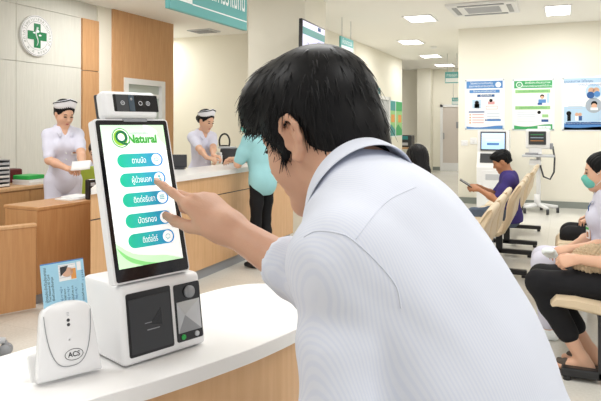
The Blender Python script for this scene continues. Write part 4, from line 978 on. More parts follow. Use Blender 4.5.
# -------- dark haired woman behind the shoulder
b = Vector((-1.27, 5.8, .0)); s = .955; fw = Vector((-.55, .85, 0)).normalized()
t = thing('person', 'dark haired person seated behind the shoulder of the man in front, only hair showing', 'person', tuple(b)); j = joints(b, fw, s, 'sit', lean=.0)
for sd, q_ in (('L', 1), ('R', -1)): set_arm(j, sd, j['J'](.3, q_*.08, .66), j['l']*q_-UP, j['f'], UP)
hf = head_frame(j['head'], fw, math.radians(16)); body(t, j, s, M['skin_f'], hf, h=.009); hair_mesh(t, hf, s*1.12, 'long'); top_mesh(t, j, s, 'greycloth', 'blouse', .8, h=.009); pants_mesh(t, j, s, 'blackcloth', h=.009); shoes_mesh(t, j, s, 'dark')
# -------- masked woman in uniform
b = Vector((.28, 4.62, 0)); s = .97; fw = Vector((-1, -.02, 0)).normalized()
t = thing('person', 'woman in pale uniform and teal face mask sitting at the right edge', 'person', tuple(b)); j = joints(b, fw, s, 'sit', lean=.04)
set_arm(j, 'L', PX(571, 249, 4.0), j['l']*.5-UP+Vector((.5, 0, 0)), (-1, -.1, -.25), (0, -.5, .8)); set_arm(j, 'R', PX(571, 247, 4.2), -j['l']*.5-UP, (-1, -.2, -.2), (0, .3, .8))
hf = head_frame(j['head'], fw, math.radians(6)); body(t, j, s, M['skin_f'], hf); hair_mesh(t, hf, s, 'bun'); face_parts(t, hf, s, lips=False); mask(t, hf, s)
sh, at, R = top_mesh(t, j, s, 'uniform', 'uniform_tunic', .75, hem=-.1, g=.018); collar(t, j, s, at, R, 'uniform'); pants_mesh(t, j, s, 'uniform', 'uniform_trousers', g=.022); shoes_mesh(t, j, s, 'signwhite')
lan = MB(); lan.tube([at(.98, .05, .05), at(.8, .125, .04), at(.5, .13, .02)], .004, 5); lan.build('lanyard', M['dkblue'], t); badge(t, at(.42, .135, .02), R[0]+R[1]*.3, R[2])
q = PX(551.5, 253.5, 4.02); Ss = SDF(); Ss.chain([q+D(-.045, 0, .012), q+D(.0, .02, .0), q+D(.045, 0, -.012)], [.022, .03, .022], .02); Ss.ell(q+D(-.02, -.02, .02), (.035, .03, .018), None, .015)
tag(put('cloth_bundle', Ss.mesh(.005, disp=folds(.006, 40, (0, 0, 1))), M['signwhite'], None, tuple(q)), 'white folded cloth in the hands of the masked woman', 'cloth')
# -------- woman in black trousers with a woven bag (head outside the frame)
b = Vector((.31, 3.98, 0)); s = .98; fw = Vector((-1, .02, 0)).normalized()
t = thing('person', 'person in black trousers and sandals holding a woven bag, head beyond the right edge', 'person', tuple(b)); j = joints(b, fw, s, 'sit', lean=-.16)
j['anL'] = j['J'](.22, .06, .10); j['anR'] = j['J'](.17, -.10, .10); j['knL'] = j['J'](.46, .09, .535); j['knR'] = j['J'](.45, -.10, .53)
set_arm(j, 'L', PX(577, 259, 3.5), j['l']*.3-UP+Vector((.6, 0, 0)), (-1, .05, -.3), (-.2, -.8, .5)); set_arm(j, 'R', PX(577, 256, 3.8), -j['l']*.3-UP, (-.9, -.35, -.3), (-.2, .3, .8))
hf = head_frame(j['head'], fw, 0); body(t, j, s, M['skin_f'], hf, curlL=HOLD, curlR=HOLD); hair_mesh(t, hf, s, 'bun'); face_parts(t, hf, s)
top_mesh(t, j, s, 'aqua', 'aqua_top', .8, hem=-.1, vneck=False); pants_mesh(t, j, s, 'blackcloth', t1=1.66, g=.02)
M['sandal'] = mat('taupe_sandal', srgb(88, 78, 70), .7, .3)
for sd in 'LR':
    a = j['an'+sd]; Ss = SDF(); c = Vector((a.x, a.y, .014)); Ss.box(c+fw*.06, (.135, .046, .013), (fw, UP.cross(fw), UP), .012, .01)
    Ss.cone(c+fw*.09+UP*.02-Vector((0, .038, 0)), c+fw*.09+UP*.058, .016, .014, .02); Ss.cone(c+fw*.09+UP*.058, c+fw*.09+UP*.02+Vector((0, .038, 0)), .014, .016, .02); Ss.chain([c+fw*.12+UP*.05, c+fw*.06+UP*.055], [.02, .022], .02)
    put('sandal', Ss.mesh(.005), M['sandal'], t)
q = PX(592, 259, 3.55); Ss = SDF(); Ss.ell(q+Vector((.03, 0, -.0)), (.13, .10, .085), None, .03); Ss.ell(q+Vector((-.03, .0, -.02)), (.08, .08, .06), None, .04)
def weave(V):
    return np.array([.008*math.sin(v[0]*190+v[2]*120)*math.sin(v[2]*170-v[0]*80+v[1]*140) for v in V])
M['weave'] = mat('woven_beige', srgb(196, 172, 142), .9, .2, noise_amt=.25, noise_scale=45, bump=.6, bump_scale=90)
tag(put('woven_bag', Ss.mesh(.005, disp=weave), M['weave'], None, tuple(q)), 'beige woven bag on the lap of the person in black trousers', 'bag')
# -------- person in black trousers further along the right bench
b = Vector((.46, 5.8, 0)); s = .97; fw = Vector((-1, 0, 0))
t = thing('person', 'person in black trousers seated beyond the masked woman, only the knees showing', 'person', tuple(b)); j = joints(b, fw, s, 'sit', lean=-.2)
for sd, q_ in (('L', 1), ('R', -1)): set_arm(j, sd, j['J'](.22, q_*.1, .68), j['l']*q_-UP, j['f'], UP)
hf = head_frame(j['head'], fw, 0); body(t, j, s, M['skin_f'], hf, h=.009); hair_mesh(t, hf, s, 'short'); top_mesh(t, j, s, 'blackcloth', 'jacket', 1.8, h=.009); pants_mesh(t, j, s, 'blackcloth', g=.03, h=.009); shoes_mesh(t, j, s, 'dark')
# -------- colleague mostly hidden behind the kiosk
b = PX(98, 300, 7.25); b.z = 0; s = .97; fw = rf(.1, -1)
st = thing('stool', 'grey round stool behind the kiosk under the brown haired colleague', 'stool', tuple(b)); MB().lathe([(0, .43), (.17, .43), (.18, .45), (.17, .475), (0, .478)], Matrix.Translation(b)).build('seat', M['grey'], st); MB().cyl(b, b+UP*.43, .03).lathe([(0, 0), (.2, 0), (.2, .02), (.03, .05)], Matrix.Translation(b)).build('base', M['metal'], st)
t = thing('person', 'brown haired colleague seated behind, mostly hidden by the kiosk', 'person', tuple(b)); j = joints(b, fw, s, 'sit', lean=.05)
for sd, q_ in (('L', 1), ('R', -1)): set_arm(j, sd, j['J'](.25, q_*.1, .66), j['l']*q_-UP, j['f'], UP)
hf = head_frame(j['head'], fw, .3); body(t, j, s, M['skin_f'], hf, h=.009); hair_mesh(t, hf, s, 'long', 'hair_b'); face_parts(t, hf, s); top_mesh(t, j, s, 'uniform', 'uniform_tunic', .8, h=.009); pants_mesh(t, j, s, 'uniform', 'uniform_trousers', h=.009); shoes_mesh(t, j, s, 'signwhite')
# ================================================================== foreground: counter, kiosk, card reader, man
CT = CAMH-.43                      # counter top height
def rfz(r, f, z): return L(r, f, z)
# ------------------------------------------------------------------ curved white counter
def smooth_poly(pts, n=6):
    out = []; m = len(pts)
    for i in range(m):
        p0, p1, p2, p3 = (Vector(pts[(i+k-1) % m]) for k in range(4))
        for q in range(n):
            t = q/n; out.append(.5*((2*p1)+(p2-p0)*t+(2*p0-5*p1+4*p2-p3)*t*t+(3*p1-p0-3*p2+p3)*t**3))
    return out
outline = [(-1.15, .45), (-.83, .83), (-.56, 1.15), (-.37, 1.42), (-.20, 1.64), (-.08, 1.68), (.0, 1.60), (.035, 1.48), (.01, 1.345), (-.06, 1.235), (-.139, 1.144), (-.24, 1.045), (-.336, .965), (-.50, .80), (-.70, .50), (-.9, .30)]
sp = smooth_poly(outline)
cen = Vector((-.4, 1.05))
fc = thing('service_counter', 'curved white topped counter in the foreground carrying the kiosk', 'counter', tuple(rfz(-.4, 1.05, 0)))
Mcam = frame((0, 0, 0), RGT, FWD, UP)
def ring_poly(off):
    n = len(sp); out = []
    for i, p in enumerate(sp):
        t = (sp[(i+1) % n]-sp[i-1]).normalized(); nn = Vector((-t.y, t.x)); out.append(p+nn*off)
    return out
area = sum(sp[i-1].x*sp[i].y-sp[i].x*sp[i-1].y for i in range(len(sp))); sg_ = 1 if area > 0 else -1
prof = [(.0035, 0), (.001, .0), (.0, -.0012), (0, -.026), (.0012, -.0282), (.004, -.029)]
mb = MB(); rows = [[rfz(p.x, p.y, CT+dz) for p in ring_poly(sg_*ins)] for ins, dz in prof]
mb.grid(rows, close=True, smooth=False); mb.face(rows[0]); mb.face(rows[-1][::-1]); mb.build('worktop', M['white_top'], fc)
mb = MB(); bp_ = ring_poly(sg_*.022); mb.prism([(p.x, p.y) for p in bp_], .1, CT-.029, Mcam, smooth=False); mb.build('front_panel', M['wood'], fc)
mb = MB(); mb.prism([(p.x, p.y) for p in ring_poly(sg_*.05)], 0, .1, Mcam); mb.build('plinth', M['grey'], fc)
# ------------------------------------------------------------------ touch kiosk
A_ = rfz(-.3086, 1.084, CT); B_ = rfz(-.1867, 1.212, CT)
e1 = (B_-A_).normalized(); WB = (B_-A_).length*1.03; e2 = UP.cross(e1).normalized()     # e2: towards the back
if e2.dot(FWD) < 0: e2 = -e2
kk = thing('touch_kiosk', 'white self service touch screen kiosk with a tilted screen standing on the curved counter', 'kiosk', tuple(A_+e1*WB/2+e2*.08))
Kb = frame(A_, e1, e2, UP)
HB, DB = .138, .164
# base housing: rounded wedge
hb = bmesh.new(); vv = [hb.verts.new(c) for c in [(0, 0, 0), (WB, 0, 0), (WB, DB, 0), (0, DB, 0), (.004, .020, HB), (WB-.004, .020, HB), (WB-.004, DB-.004, HB), (.004, DB-.004, HB)]]
for f in ((3, 2, 1, 0), (4, 5, 6, 7), (0, 1, 5, 4), (1, 2, 6, 5), (2, 3, 7, 6), (3, 0, 4, 7)): hb.faces.new([vv[i] for i in f])
bmesh.ops.bevel(hb, geom=hb.edges[:], offset=.010, segments=4, affect='EDGES', profile=.5)
mb = MB(); mb._bm(hb, Kb @ Matrix.Translation((0, 0, .003)), True); base_o = mb.build('base_housing', M['white_gloss'], kk)
for x, y in ((.02, .02), (WB-.02, .02), (.02, DB-.02), (WB-.02, DB-.02)): MB().cyl(Kb @ Vector((x, y, 0)), Kb @ Vector((x, y, .004)), .007).build('rubber_foot', M['black'], kk)
fu = Vector((0, .020, HB)).normalized(); Fl = math.hypot(.020, HB)           # up the sloping front
Kf = Kb @ frame((0, 0, .003), (1, 0, 0), fu, Vector((1, 0, 0)).cross(fu))
# printer panel (black door) and scanner bay, in fractions of the front face
def PF(x0, x1, v0, v1): return (x0*WB, Fl*(1-v1), x1*WB, Fl*(1-v0))
x0, y0, x1, y1 = PF(.07, .585, .10, .90)
def panel(name, rect, m, z, th, rad=.004):
    w, h = rect[2]-rect[0], rect[3]-rect[1]
    mb = MB(); mb.prism(rpoly(w, h, rad, 4, (rect[0]+rect[2])/2, (rect[1]+rect[3])/2), z-th, z, Kf); return mb.build(name, m, kk)
pd = panel('printer_door', (x0, y0, x1, y1), M['black'], .0012, .004)
mb = MB(); mb.prism(rpoly(x1-x0-.008, y1-y0-.016, .002, 3, (x0+x1)/2, (y0+y1)/2-.003), .0012, .0022, Kf); mb.build('door_panel', M['dark'], pd)
mb = MB(); cxp, cyp = (x0+x1)/2+.006, (y0+y1)/2+.004
mb.face([(cxp-.009, cyp-.009, .0025), (cxp+.017, cyp-.014, .0025), (cxp+.017, cyp+.017, .0025)], Kf); mb.build('finger_recess', M['black_gloss'], pd)
mb = MB(); mb.box((cxp-.002, cyp-.0185, .0028), (.026, .0016, .0008), 0, Kf).box((cxp-.012, cyp-.006, .0028), (.014, .0012, .0008), 0, Kf); mb.build('slot_edge', M['grey'], pd)
x0, y0, x1, y1 = PF(.625, .955, .12, .885)
sb = panel('scanner_bay', (x0, y0, x1, y1), M['black_gloss'], .0012, .004)
# recessed funnel drawn as four real slanted walls around a dark window
fx0, fx1, fy0, fy1 = x0+.004, x1-.003, y0+.016, y1-.033
mb = MB(); cmx, cmy = fx0+.011, (fy0+fy1)/2+.005
quad = [(fx0, fy0, .0016), (fx1, fy0, .0016), (fx1, fy1, .0016), (fx0, fy1, .0016)]; apex = (cmx, cmy, .0105)
for i in range(4): mb.mi = (0, 1, 2, 1)[i]; mb.face([quad[i], quad[(i+1) % 4], apex], Kf)
mb.build('scan_funnel', [M['grey'], M['ltgrey'], M['metal']], sb)
mb = MB(); mb.cyl(Kf @ Vector(((x0+x1)/2+.004, y1-.017, .001)), Kf @ Vector(((x0+x1)/2+.004, y1-.017, .006)), .0115, seg=20); mb.build('scanner_lens', M['grey'], sb)
mb = MB(); mb.cyl(Kf @ Vector((x0+.014, y0+.008, .001)), Kf @ Vector((x0+.014, y0+.008, .003)), .005, seg=16); mb.build('green_button', M['green'], sb)['label'] = 'round green button'
mb = MB(); mb.cyl(Kf @ Vector((x1-.015, y0+.008, .001)), Kf @ Vector((x1-.015, y0+.008, .003)), .005, seg=16); mb.build('grey_button', M['ltgrey'], sb)['label'] = 'round grey button'
# screen slab
SB0 = PX(115.0, 285.5, 1.0945); SB1 = PX(190.5, 270.5, 1.2125)
su0 = (SB0+SB1)/2; sx = SB1-SB0; sx.z = 0; SW = sx.length; sx.normalize(); sb_ = UP.cross(sx); sb_ = sb_ if sb_.dot(FWD) > 0 else -sb_
tilt = math.radians(15); sy = UP*math.cos(tilt)+sb_*math.sin(tilt); SH = .306; sn = sx.cross(sy)      # sn towards the viewer
if sn.dot(FWD) > 0: sn = -sn
su0 = Vector((su0.x, su0.y, (SB0.z+SB1.z)/2))
Ks = frame(su0+sy*SH/2, sx, sy, sn)
mb = MB(); mb.prism(rpoly(SW, SH, .007, 5), -.020, -.0016, Ks); mb.prism(rpoly(SW-.004, SH-.004, .006, 5), -.0016, 0, Ks); mb.build('screen_housing', M['white_gloss'], kk)
mb = MB(); mb.prism(rpoly(SW-.0075, SH-.006, .005, 5), -.001, .0008, Ks); mb.build('bezel', M['black_gloss'], kk)
mb = MB(); mb.box((0, -SH*.30, -.035), (.07, .12, .04), .008, Ks); mb.build('screen_stand', M['ltgrey'], kk)
dx0, dx1, dy0, dy1 = -SW/2+.0115, SW/2-.0135, -SH/2+.026, SH/2-.0125
DW, DH = dx1-dx0, dy1-dy0
def ob_axis(M4, v): return tuple((M4.to_3x3() @ Vector(v)).normalized())
kb = Vector(kk['_b'])
def gmat(name, stops, axis_local, p_lo, p_hi, emit):
    ax_ = Vector(ob_axis(Ks, axis_local)); lo = (Ks @ Vector(p_lo)-kb).dot(ax_); hi = (Ks @ Vector(p_hi)-kb).dot(ax_)
    return grad_mat(name, stops, tuple(ax_), lo, hi, emit, .25)
EM = .46
def em(name, c): return mat(name, c, .3, .3, emit=EM)
wht = srgb(250, 252, 252)
M['scr'] = gmat('display_background', [(0, srgb(250, 253, 252)), (.78, srgb(248, 252, 250)), (1, srgb(206, 240, 208))], (0, 1, 0), (0, dy0, 0), (0, dy1, 0), EM)
M['e_white'] = em('display_white', srgb(255, 255, 255)); M['e_green'] = em('display_pale_green', srgb(204, 244, 200)); M['e_green2'] = em('display_mid_green', srgb(140, 214, 132)); M['e_line'] = em('display_line', srgb(216, 208, 210))
M['e_logo'] = em('display_logo_green', srgb(64, 160, 62)); M['e_logo2'] = em('display_logo_dark', srgb(26, 108, 70)); M['e_lime'] = em('display_lime', srgb(146, 200, 60)); M['e_blue'] = em('display_blue', srgb(58, 150, 214)); M['e_grey'] = em('display_grey', srgb(150, 160, 170)); M['e_teal'] = em('display_icon_teal', srgb(120, 178, 186))
def DP(u, v, z=0): return (dx0+DW*u, dy1-DH*v, z)
dsp = MB(); dsp.face([DP(0, 1, .0012), DP(1, 1, .0012), DP(1, 0, .0012), DP(0, 0, .0012)], Ks)
disp = dsp.build('display', M['scr'], kk)
def curve(ps, n=20):
    ps = [Vector(p) for p in ps]; out = []
    for i in range(len(ps)-1):
        p0 = ps[max(i-1, 0)]; p1 = ps[i]; p2 = ps[i+1]; p3 = ps[min(i+2, len(ps)-1)]
        for q in range(n):
            t = q/n; out.append(.5*((2*p1)+(p2-p0)*t+(2*p0-5*p1+4*p2-p3)*t*t+(3*p1-p0-3*p2+p3)*t**3))
    return out+[ps[-1]]
wv = MB()
c1 = curve([(0, .825), (.22, .905), (.5, .94), (.72, .955), (.95, .99), (1, 1.0)]); wv.face([DP(p.x, p.y, .0015) for p in c1]+[DP(0, 1, .0015)], Ks)
wv.mi = 1; c2 = curve([(0, .855), (.16, .925), (.38, .975), (.6, 1.0)]); c2b = curve([(.36, 1.0), (.2, .97), (.08, .92), (0, .855)]); wv.face([DP(p.x, p.y, .0017) for p in c2]+[DP(p.x, p.y, .0017) for p in c2b], Ks)
wv.mi = 2
def ribbon(mb, cv, w, z):
    for a, b in zip(cv[:-1], cv[1:]):
        d = Vector((b.x-a.x, (b.y-a.y))); nn = Vector((-d.y, d.x)).normalized()*w
        mb.face([DP(a.x-nn.x, a.y-nn.y, z), DP(b.x-nn.x, b.y-nn.y, z), DP(b.x+nn.x, b.y+nn.y, z), DP(a.x+nn.x, a.y+nn.y, z)], Ks)
ribbon(wv, curve([(0, .815), (.15, .885), (.35, .915), (.55, .905), (.75, .925), (1, .98)]), .0022, .0019)
wv.build('wave_pattern', [M['e_green'], M['e_green2'], M['e_line'], M['e_white']], disp); wv = MB(); wv.mi = 0; c3 = curve([(.70, 0), (.74, .045), (.86, .075), (.93, .125), (1, .165)]); wv.face([DP(p.x, p.y, .0015) for p in c3]+[DP(1, 0, .0015)], Ks)
wv.mi = 3; c4 = curve([(.66, 0), (.70, .05), (.82, .085), (.88, .055), (.80, .02), (.70, 0)]); wv.face([DP(p.x, p.y, .0017) for p in c4], Ks)
wv.mi = 2; ribbon(wv, curve([(.66, 0), (.68, .05), (.78, .09), (.9, .12), (1, .2)]), .002, .0019); wv.build('wave_pattern', [M['e_green'], M['e_green2'], M['e_line'], M['e_white']], disp)
# logo
lg = MB(); lc = DP(.285, .095, .002); Ml = Ks @ Matrix.Translation(lc)
lg.mi = 3; lg.face([(.0185*math.cos(k*PI/20), .0190*math.sin(k*PI/20), 0) for k in range(40)], Ml)
lg.mi = 1; lg.face([(.0168*math.cos(k*PI/20), .0172*math.sin(k*PI/20), .0002) for k in range(40)], Ml); lg.mi = 2; lg.face([(.0150*math.cos(k*PI/20)-.0008, .0156*math.sin(k*PI/20), .0004) for k in range(40)], Ml); lg.mi = 1; lg.face([(.0075*math.cos(k*PI/20), .0085*math.sin(k*PI/20), .0005) for k in range(40)], Ml)
lg.mi = 5; lg.text('Q', .033, Ml @ Matrix.Translation((.001, .0005, .0006)), bold=.0009); lg.mi = 3; lg.text('Natural', .0225, Ks @ Matrix.Translation(DP(.62, .108, .0021)), width=.064, bold=.0009)
lg.mi = 4; lg.text('ระบบบริการสุขภาพอัตโนมัติ', .0058, Ks @ Matrix.Translation(DP(.60, .062, .0021)), width=.048)
lg.build('logo', [M['e_green2'], M['e_white'], M['e_lime'], M['e_logo'], M['e_grey'], M['e_logo2']], disp)
# buttons
M['btn'] = gmat('button_gradient', [(0, srgb(38, 208, 160)), (.45, srgb(48, 190, 190)), (1, srgb(56, 150, 220))], (1, 0, 0), DP(.15, 0), DP(.86, 0), EM*.55)
rowsb = [(.262, 'ตามนัด', .030), (.402, 'ผู้ป่วยนอก', .042), (.544, 'ติดต่อรับยา', .046), (.690, 'บัตรทอง', .040), (.828, 'ติดต่อไรร์', .032)]
for k, (v, txt, wd) in enumerate(rowsb):
    b = MB(); cx_, cy_, _ = DP(.545, v); w_, h_ = DW*.72, DH*.098
    b.prism(rpoly(w_, h_, h_/2-.0001, 10, cx_, cy_), .0013, .0022, Ks)
    b.mi = 1; b.text(txt, .0155, Ks @ Matrix.Translation((cx_-.004, cy_-.001, .0024)), width=wd)
    ix = cx_+w_/2-h_*.56; b.face([(ix+h_*.42*math.cos(q*PI/16), cy_+h_*.42*math.sin(q*PI/16), .0025) for q in range(32)], Ks)
    b.mi = 2; I = Ks @ Matrix.Translation((ix, cy_, .0028)); r_ = h_*.22
    if k == 0:
        b.face([(-r_, r_*.45, 0), (0, r_*.45, 0), (0, r_*.9, 0), (r_, 0, 0), (0, -r_*.9, 0), (0, -r_*.45, 0), (-r_, -r_*.45, 0)], I); b.mi = 1; b.face([(-r_*.75, r_*.22, .0001), (r_*.15, r_*.22, .0001), (r_*.15, r_*.4, .0001), (r_*.65, 0, .0001), (r_*.15, -r_*.4, .0001), (r_*.15, -r_*.22, .0001), (-r_*.75, -r_*.22, .0001)], I)
    elif k == 1:
        b.face([(r_*.5*math.cos(q*PI/8), r_*.6+r_*.5*math.sin(q*PI/8), 0) for q in range(16)], I); b.face([(-r_, -r_, 0), (r_, -r_, 0), (r_*.7, 0, 0), (-r_*.7, 0, 0)], I)
    elif k == 2:
        for yy in (-.7, -.1, .5): b.face([(-r_, yy*r_, 0), (r_, yy*r_, 0), (r_, (yy+.4)*r_, 0), (-r_, (yy+.4)*r_, 0)], I)
    elif k == 3: b.face([(-r_, -r_*.7, 0), (r_, -r_*.7, 0), (r_, r_*.7, 0), (-r_, r_*.7, 0)], I)
    else:
        b.face([(r_*math.cos(q*PI/10), r_*.85*math.sin(q*PI/10), 0) for q in range(20)], I); b.face([(-r_*.2, -r_*.6, 0), (r_*.4, -r_*.7, 0), (-r_*.5, -r_*1.25, 0)], I); b.mi = 1; b.face([(r_*.7*math.cos(q*PI/10), r_*.58*math.sin(q*PI/10), .0001) for q in range(20)], I)
    b.build('touch_button', [M['btn'], M['e_white'], M['e_teal']], disp)
# camera bar on top of the screen
cb = Ks @ Matrix.Translation((-.001, SH/2+.028, -.012))
mb = MB(); mb.box((0, 0, .004), (.118, .054, .030), .009, cb, 4); cbar = mb.build('camera_bar', M['white_gloss'], kk)
mb = MB(); mb.box((0, 0, -.0125), (.117, .053, .008), .003, cb, 3); mb.build('end_cap', M['dark'], cbar)
mb = MB(); mb.prism(rpoly(.098, .034, .002, 3, .011, .002), .016, .0195, cb); mb.mi = 1; mb.prism(rpoly(.026, .033, .001, 3, -.019, .002), .0195, .0199, cb); mb.mi = 2; mb.prism(rpoly(.012, .033, .001, 3, .001, .002), .0195, .0199, cb); mb.build('lens_window', [M['black_gloss'], M['dark'], mat('smoky_blue_glass', srgb(70, 84, 96), .2, .5)], cbar)
mb = MB()
for lx, rr_ in ((-.019, .0045), (.020, .0045), (.037, .0048)): ring(mb, rr_-.0013, rr_, .0203, cb @ Matrix.Translation((lx, .002, 0)), 20)
mb.mi = 1; mb.cyl(cb @ Vector((.0005, .010, .019)), cb @ Vector((.0005, .010, .0206)), .0025); mb.ell((-.019, .002, .020), (.003, .0015, .0006), cb); mb.ell((.037, .002, .020), (.002, .003, .0006), cb); mb.build('lens', [M['ltgrey'], M['grey']], cbar)
mb = MB(); mb.box((.008, -.031, 0), (.055, .008, .026), .002, cb); mb.build('bar_mount', M['grey'], kk)
# ------------------------------------------------------------------ smart card reader with an identity card
ra = PX(37.5, 388.5, .43*620/263.5); rb = PX(102, 372.5, .43*620/247.5)
rx = rb-ra; rx.z = 0; RW = rx.length; rx.normalize(); rbk = UP.cross(rx); rbk = rbk if rbk.dot(FWD) > 0 else -rbk
til = math.radians(12); ry = UP*math.cos(til)+rbk*math.sin(til); rn = -(ry.cross(rx)) if (ry.cross(rx)).dot(FWD) > 0 else ry.cross(rx)
ro = (ra+rb)/2; ro.z = CT
cr_ = thing('card_reader', 'white upright smart card reader standing on the counter left of the kiosk', 'card reader', tuple(ro))
Kr = frame(ro+UP*.007, rx, ry, rn); RH = .124
def side(t): return RW/2*(1-.26*t**1.15)
def shell_poly(k, n=14):
    p = [(-side(0)*k, .0), (side(0)*k, .0)]
    for i in range(1, n): t = i/n*.80; p.append((side(t)*k, RH*t))
    w = side(.80)*k
    for i in range(0, 13):
        a = i/12*PI; p.append((w*math.cos(a), RH*.80+RH*.20*k*math.sin(a)**.75))
    for i in range(n-1, 0, -1): t = i/n*.80; p.append((-side(t)*k, RH*t))
    return p
mb = MB(); rows = []
for k, z in ((.97, -.020), (1, -.017), (1, -.003), (.985, .0012), (.93, .0035), (.6, .0055), (.02, .0062)):
    c_ = Vector((0, RH*.48)); rows.append([Kr @ Vector((c_.x+(x-c_.x)*k, c_.y+(y-c_.y)*k, z)) for x, y in shell_poly(1)])
mb.grid(rows, close=True); mb.face(rows[0][::-1]); shell_o = mb.build('shell', M['white_gloss'], cr_)
mb = MB()
hp = [Vector((side(.72)*.82*math.cos(a), RH*.50-(RH*.34 if math.sin(a) > 0 else -RH*.40)*math.sin(a), .0058-.0022*abs(math.cos(a))**2)) for a in [2*PI*k/48 for k in range(49)]]
hp = []
for i in range(33):
    t = -1+2*i/32; hp.append(Vector((side(.14+.70*abs(t)**3)*.93*t, RH*(.14+.70*abs(t)**3), .0066-.0030*t**4)))
mb.tube([Kr @ p for p in hp], .0007, 5); mb.build('shield_seam', M['grey'], shell_o)
for dy in (.74, .68): mb = MB().ell((0, RH*dy, .0058), (.0028, .0028, .0012), Kr); mb.build('indicator_light', M['dark'], shell_o)
mb = MB(); Lo = Kr @ Matrix.Translation((.006, RH*.28, .0064))
for a in range(40):
    t0, t1_ = 2*PI*a/40, 2*PI*(a+1)/40
    mb.face([(.0145*math.cos(t0), .0085*math.sin(t0), 0), (.0155*math.cos(t0), .0094*math.sin(t0), 0), (.0155*math.cos(t1_), .0094*math.sin(t1_), 0), (.0145*math.cos(t1_), .0085*math.sin(t1_), 0)], Lo)
mb.text('ACS', .0115, Lo @ Matrix.Shear('XZ', 4, (0, 0)), width=.020, bold=.0002)
mb.build('maker_mark', M['dark'], shell_o)
mb = MB(); 
for k, x_ in enumerate((-.003, .0, .003)): mb.box((0, RH*(.80+.02*k), .0052), (.004, .0012, .0008), 0, Kr)
mb.build('slot_symbol', M['ltgrey'], shell_o)
mb = MB(); mb.box((-.006, .030, -.032), (RW*.92, .058, .012), .005, Kr @ Matrix.Rotation(math.radians(-24), 4, 'X')); mb.build('rear_stand', M['white'], cr_)
# identity card
mb = MB(); Kc = Kr @ Matrix.Translation((.0015, RH*.80+.042, -.009)) @ Matrix.Rotation(math.radians(2), 4, 'Z'); cw, chh = .0735, .10
mb.prism(rpoly(cw, chh, .003, 4), -.0004, .0004, Kc)
def CR(x0, y0, x1, y1, mi, z=.0006): mb.mi = mi; mb.face([(-cw/2+x0*cw, chh/2-y1*chh, z), (-cw/2+x1*cw, chh/2-y1*chh, z), (-cw/2+x1*cw, chh/2-y0*chh, z), (-cw/2+x0*cw, chh/2-y0*chh, z)], Kc)
def CTx(txt, x, y, size, width, mi=3): mb.mi = mi; mb.text(txt, size, Kc @ Matrix.Translation((-cw/2+x*cw, chh/2-y*chh, .0009)) @ Matrix.Rotation(PI/2, 4, 'Z'), width=width)
CR(.0, .0, 1, .02, 1)
CR(.40, .06, .80, .34, 2); CR(.83, .05, .93, .2, 2)
for k in range(5): CR(.41, .08+.05*k, .79, .085+.05*k, 5, .0007)
mb.mi = 6; px_, py_ = -cw/2+.60*cw, chh/2-.20*chh
mb.face([(px_-.010*math.cos(q*PI/12), py_+.008*math.sin(q*PI/12), .0009) for q in range(24)], Kc)
mb.mi = 3; mb.face([(px_-.012, py_-.006, .001), (px_-.012, py_+.010, .001), (px_+.002, py_+.011, .001), (px_-.002, py_+.003, .001), (px_-.007, py_-.001, .001)], Kc); CR(.68, .15, .80, .33, 7, .0009)
CTx('บัตรประจำตัวประชาชน', .09, .36, .0062, .058); CTx('Thai National ID Card', .16, .42, .0052, .046); CTx('ชื่อตัวและชื่อสกุล', .24, .44, .005, .04)
for k, (x_, w__) in enumerate(((.42, .030), (.50, .022), (.58, .026), (.68, .028), (.76, .02), (.92, .03))): CTx('เกิดวันที่ ๑๒ ม.ค.' if k % 2 else 'ที่อยู่ ๙๙ หมู่ ๔', x_, .58, .0045, w__, 3 if k % 2 else 4)
mb.mi = 4; CTx('1 2345', .95, .3, .004, .018, 4)
simple('identity_card', 'light blue identity card standing in the slot of the white card reader', 'card', mb, [mat('card_blue', srgb(166, 214, 236), .35, .4), M['blue'], M['paper'], M['dark'], M['dkblue'], M['greyprint'], M['skin_f'], M['orange']], tuple(Kc.translation))
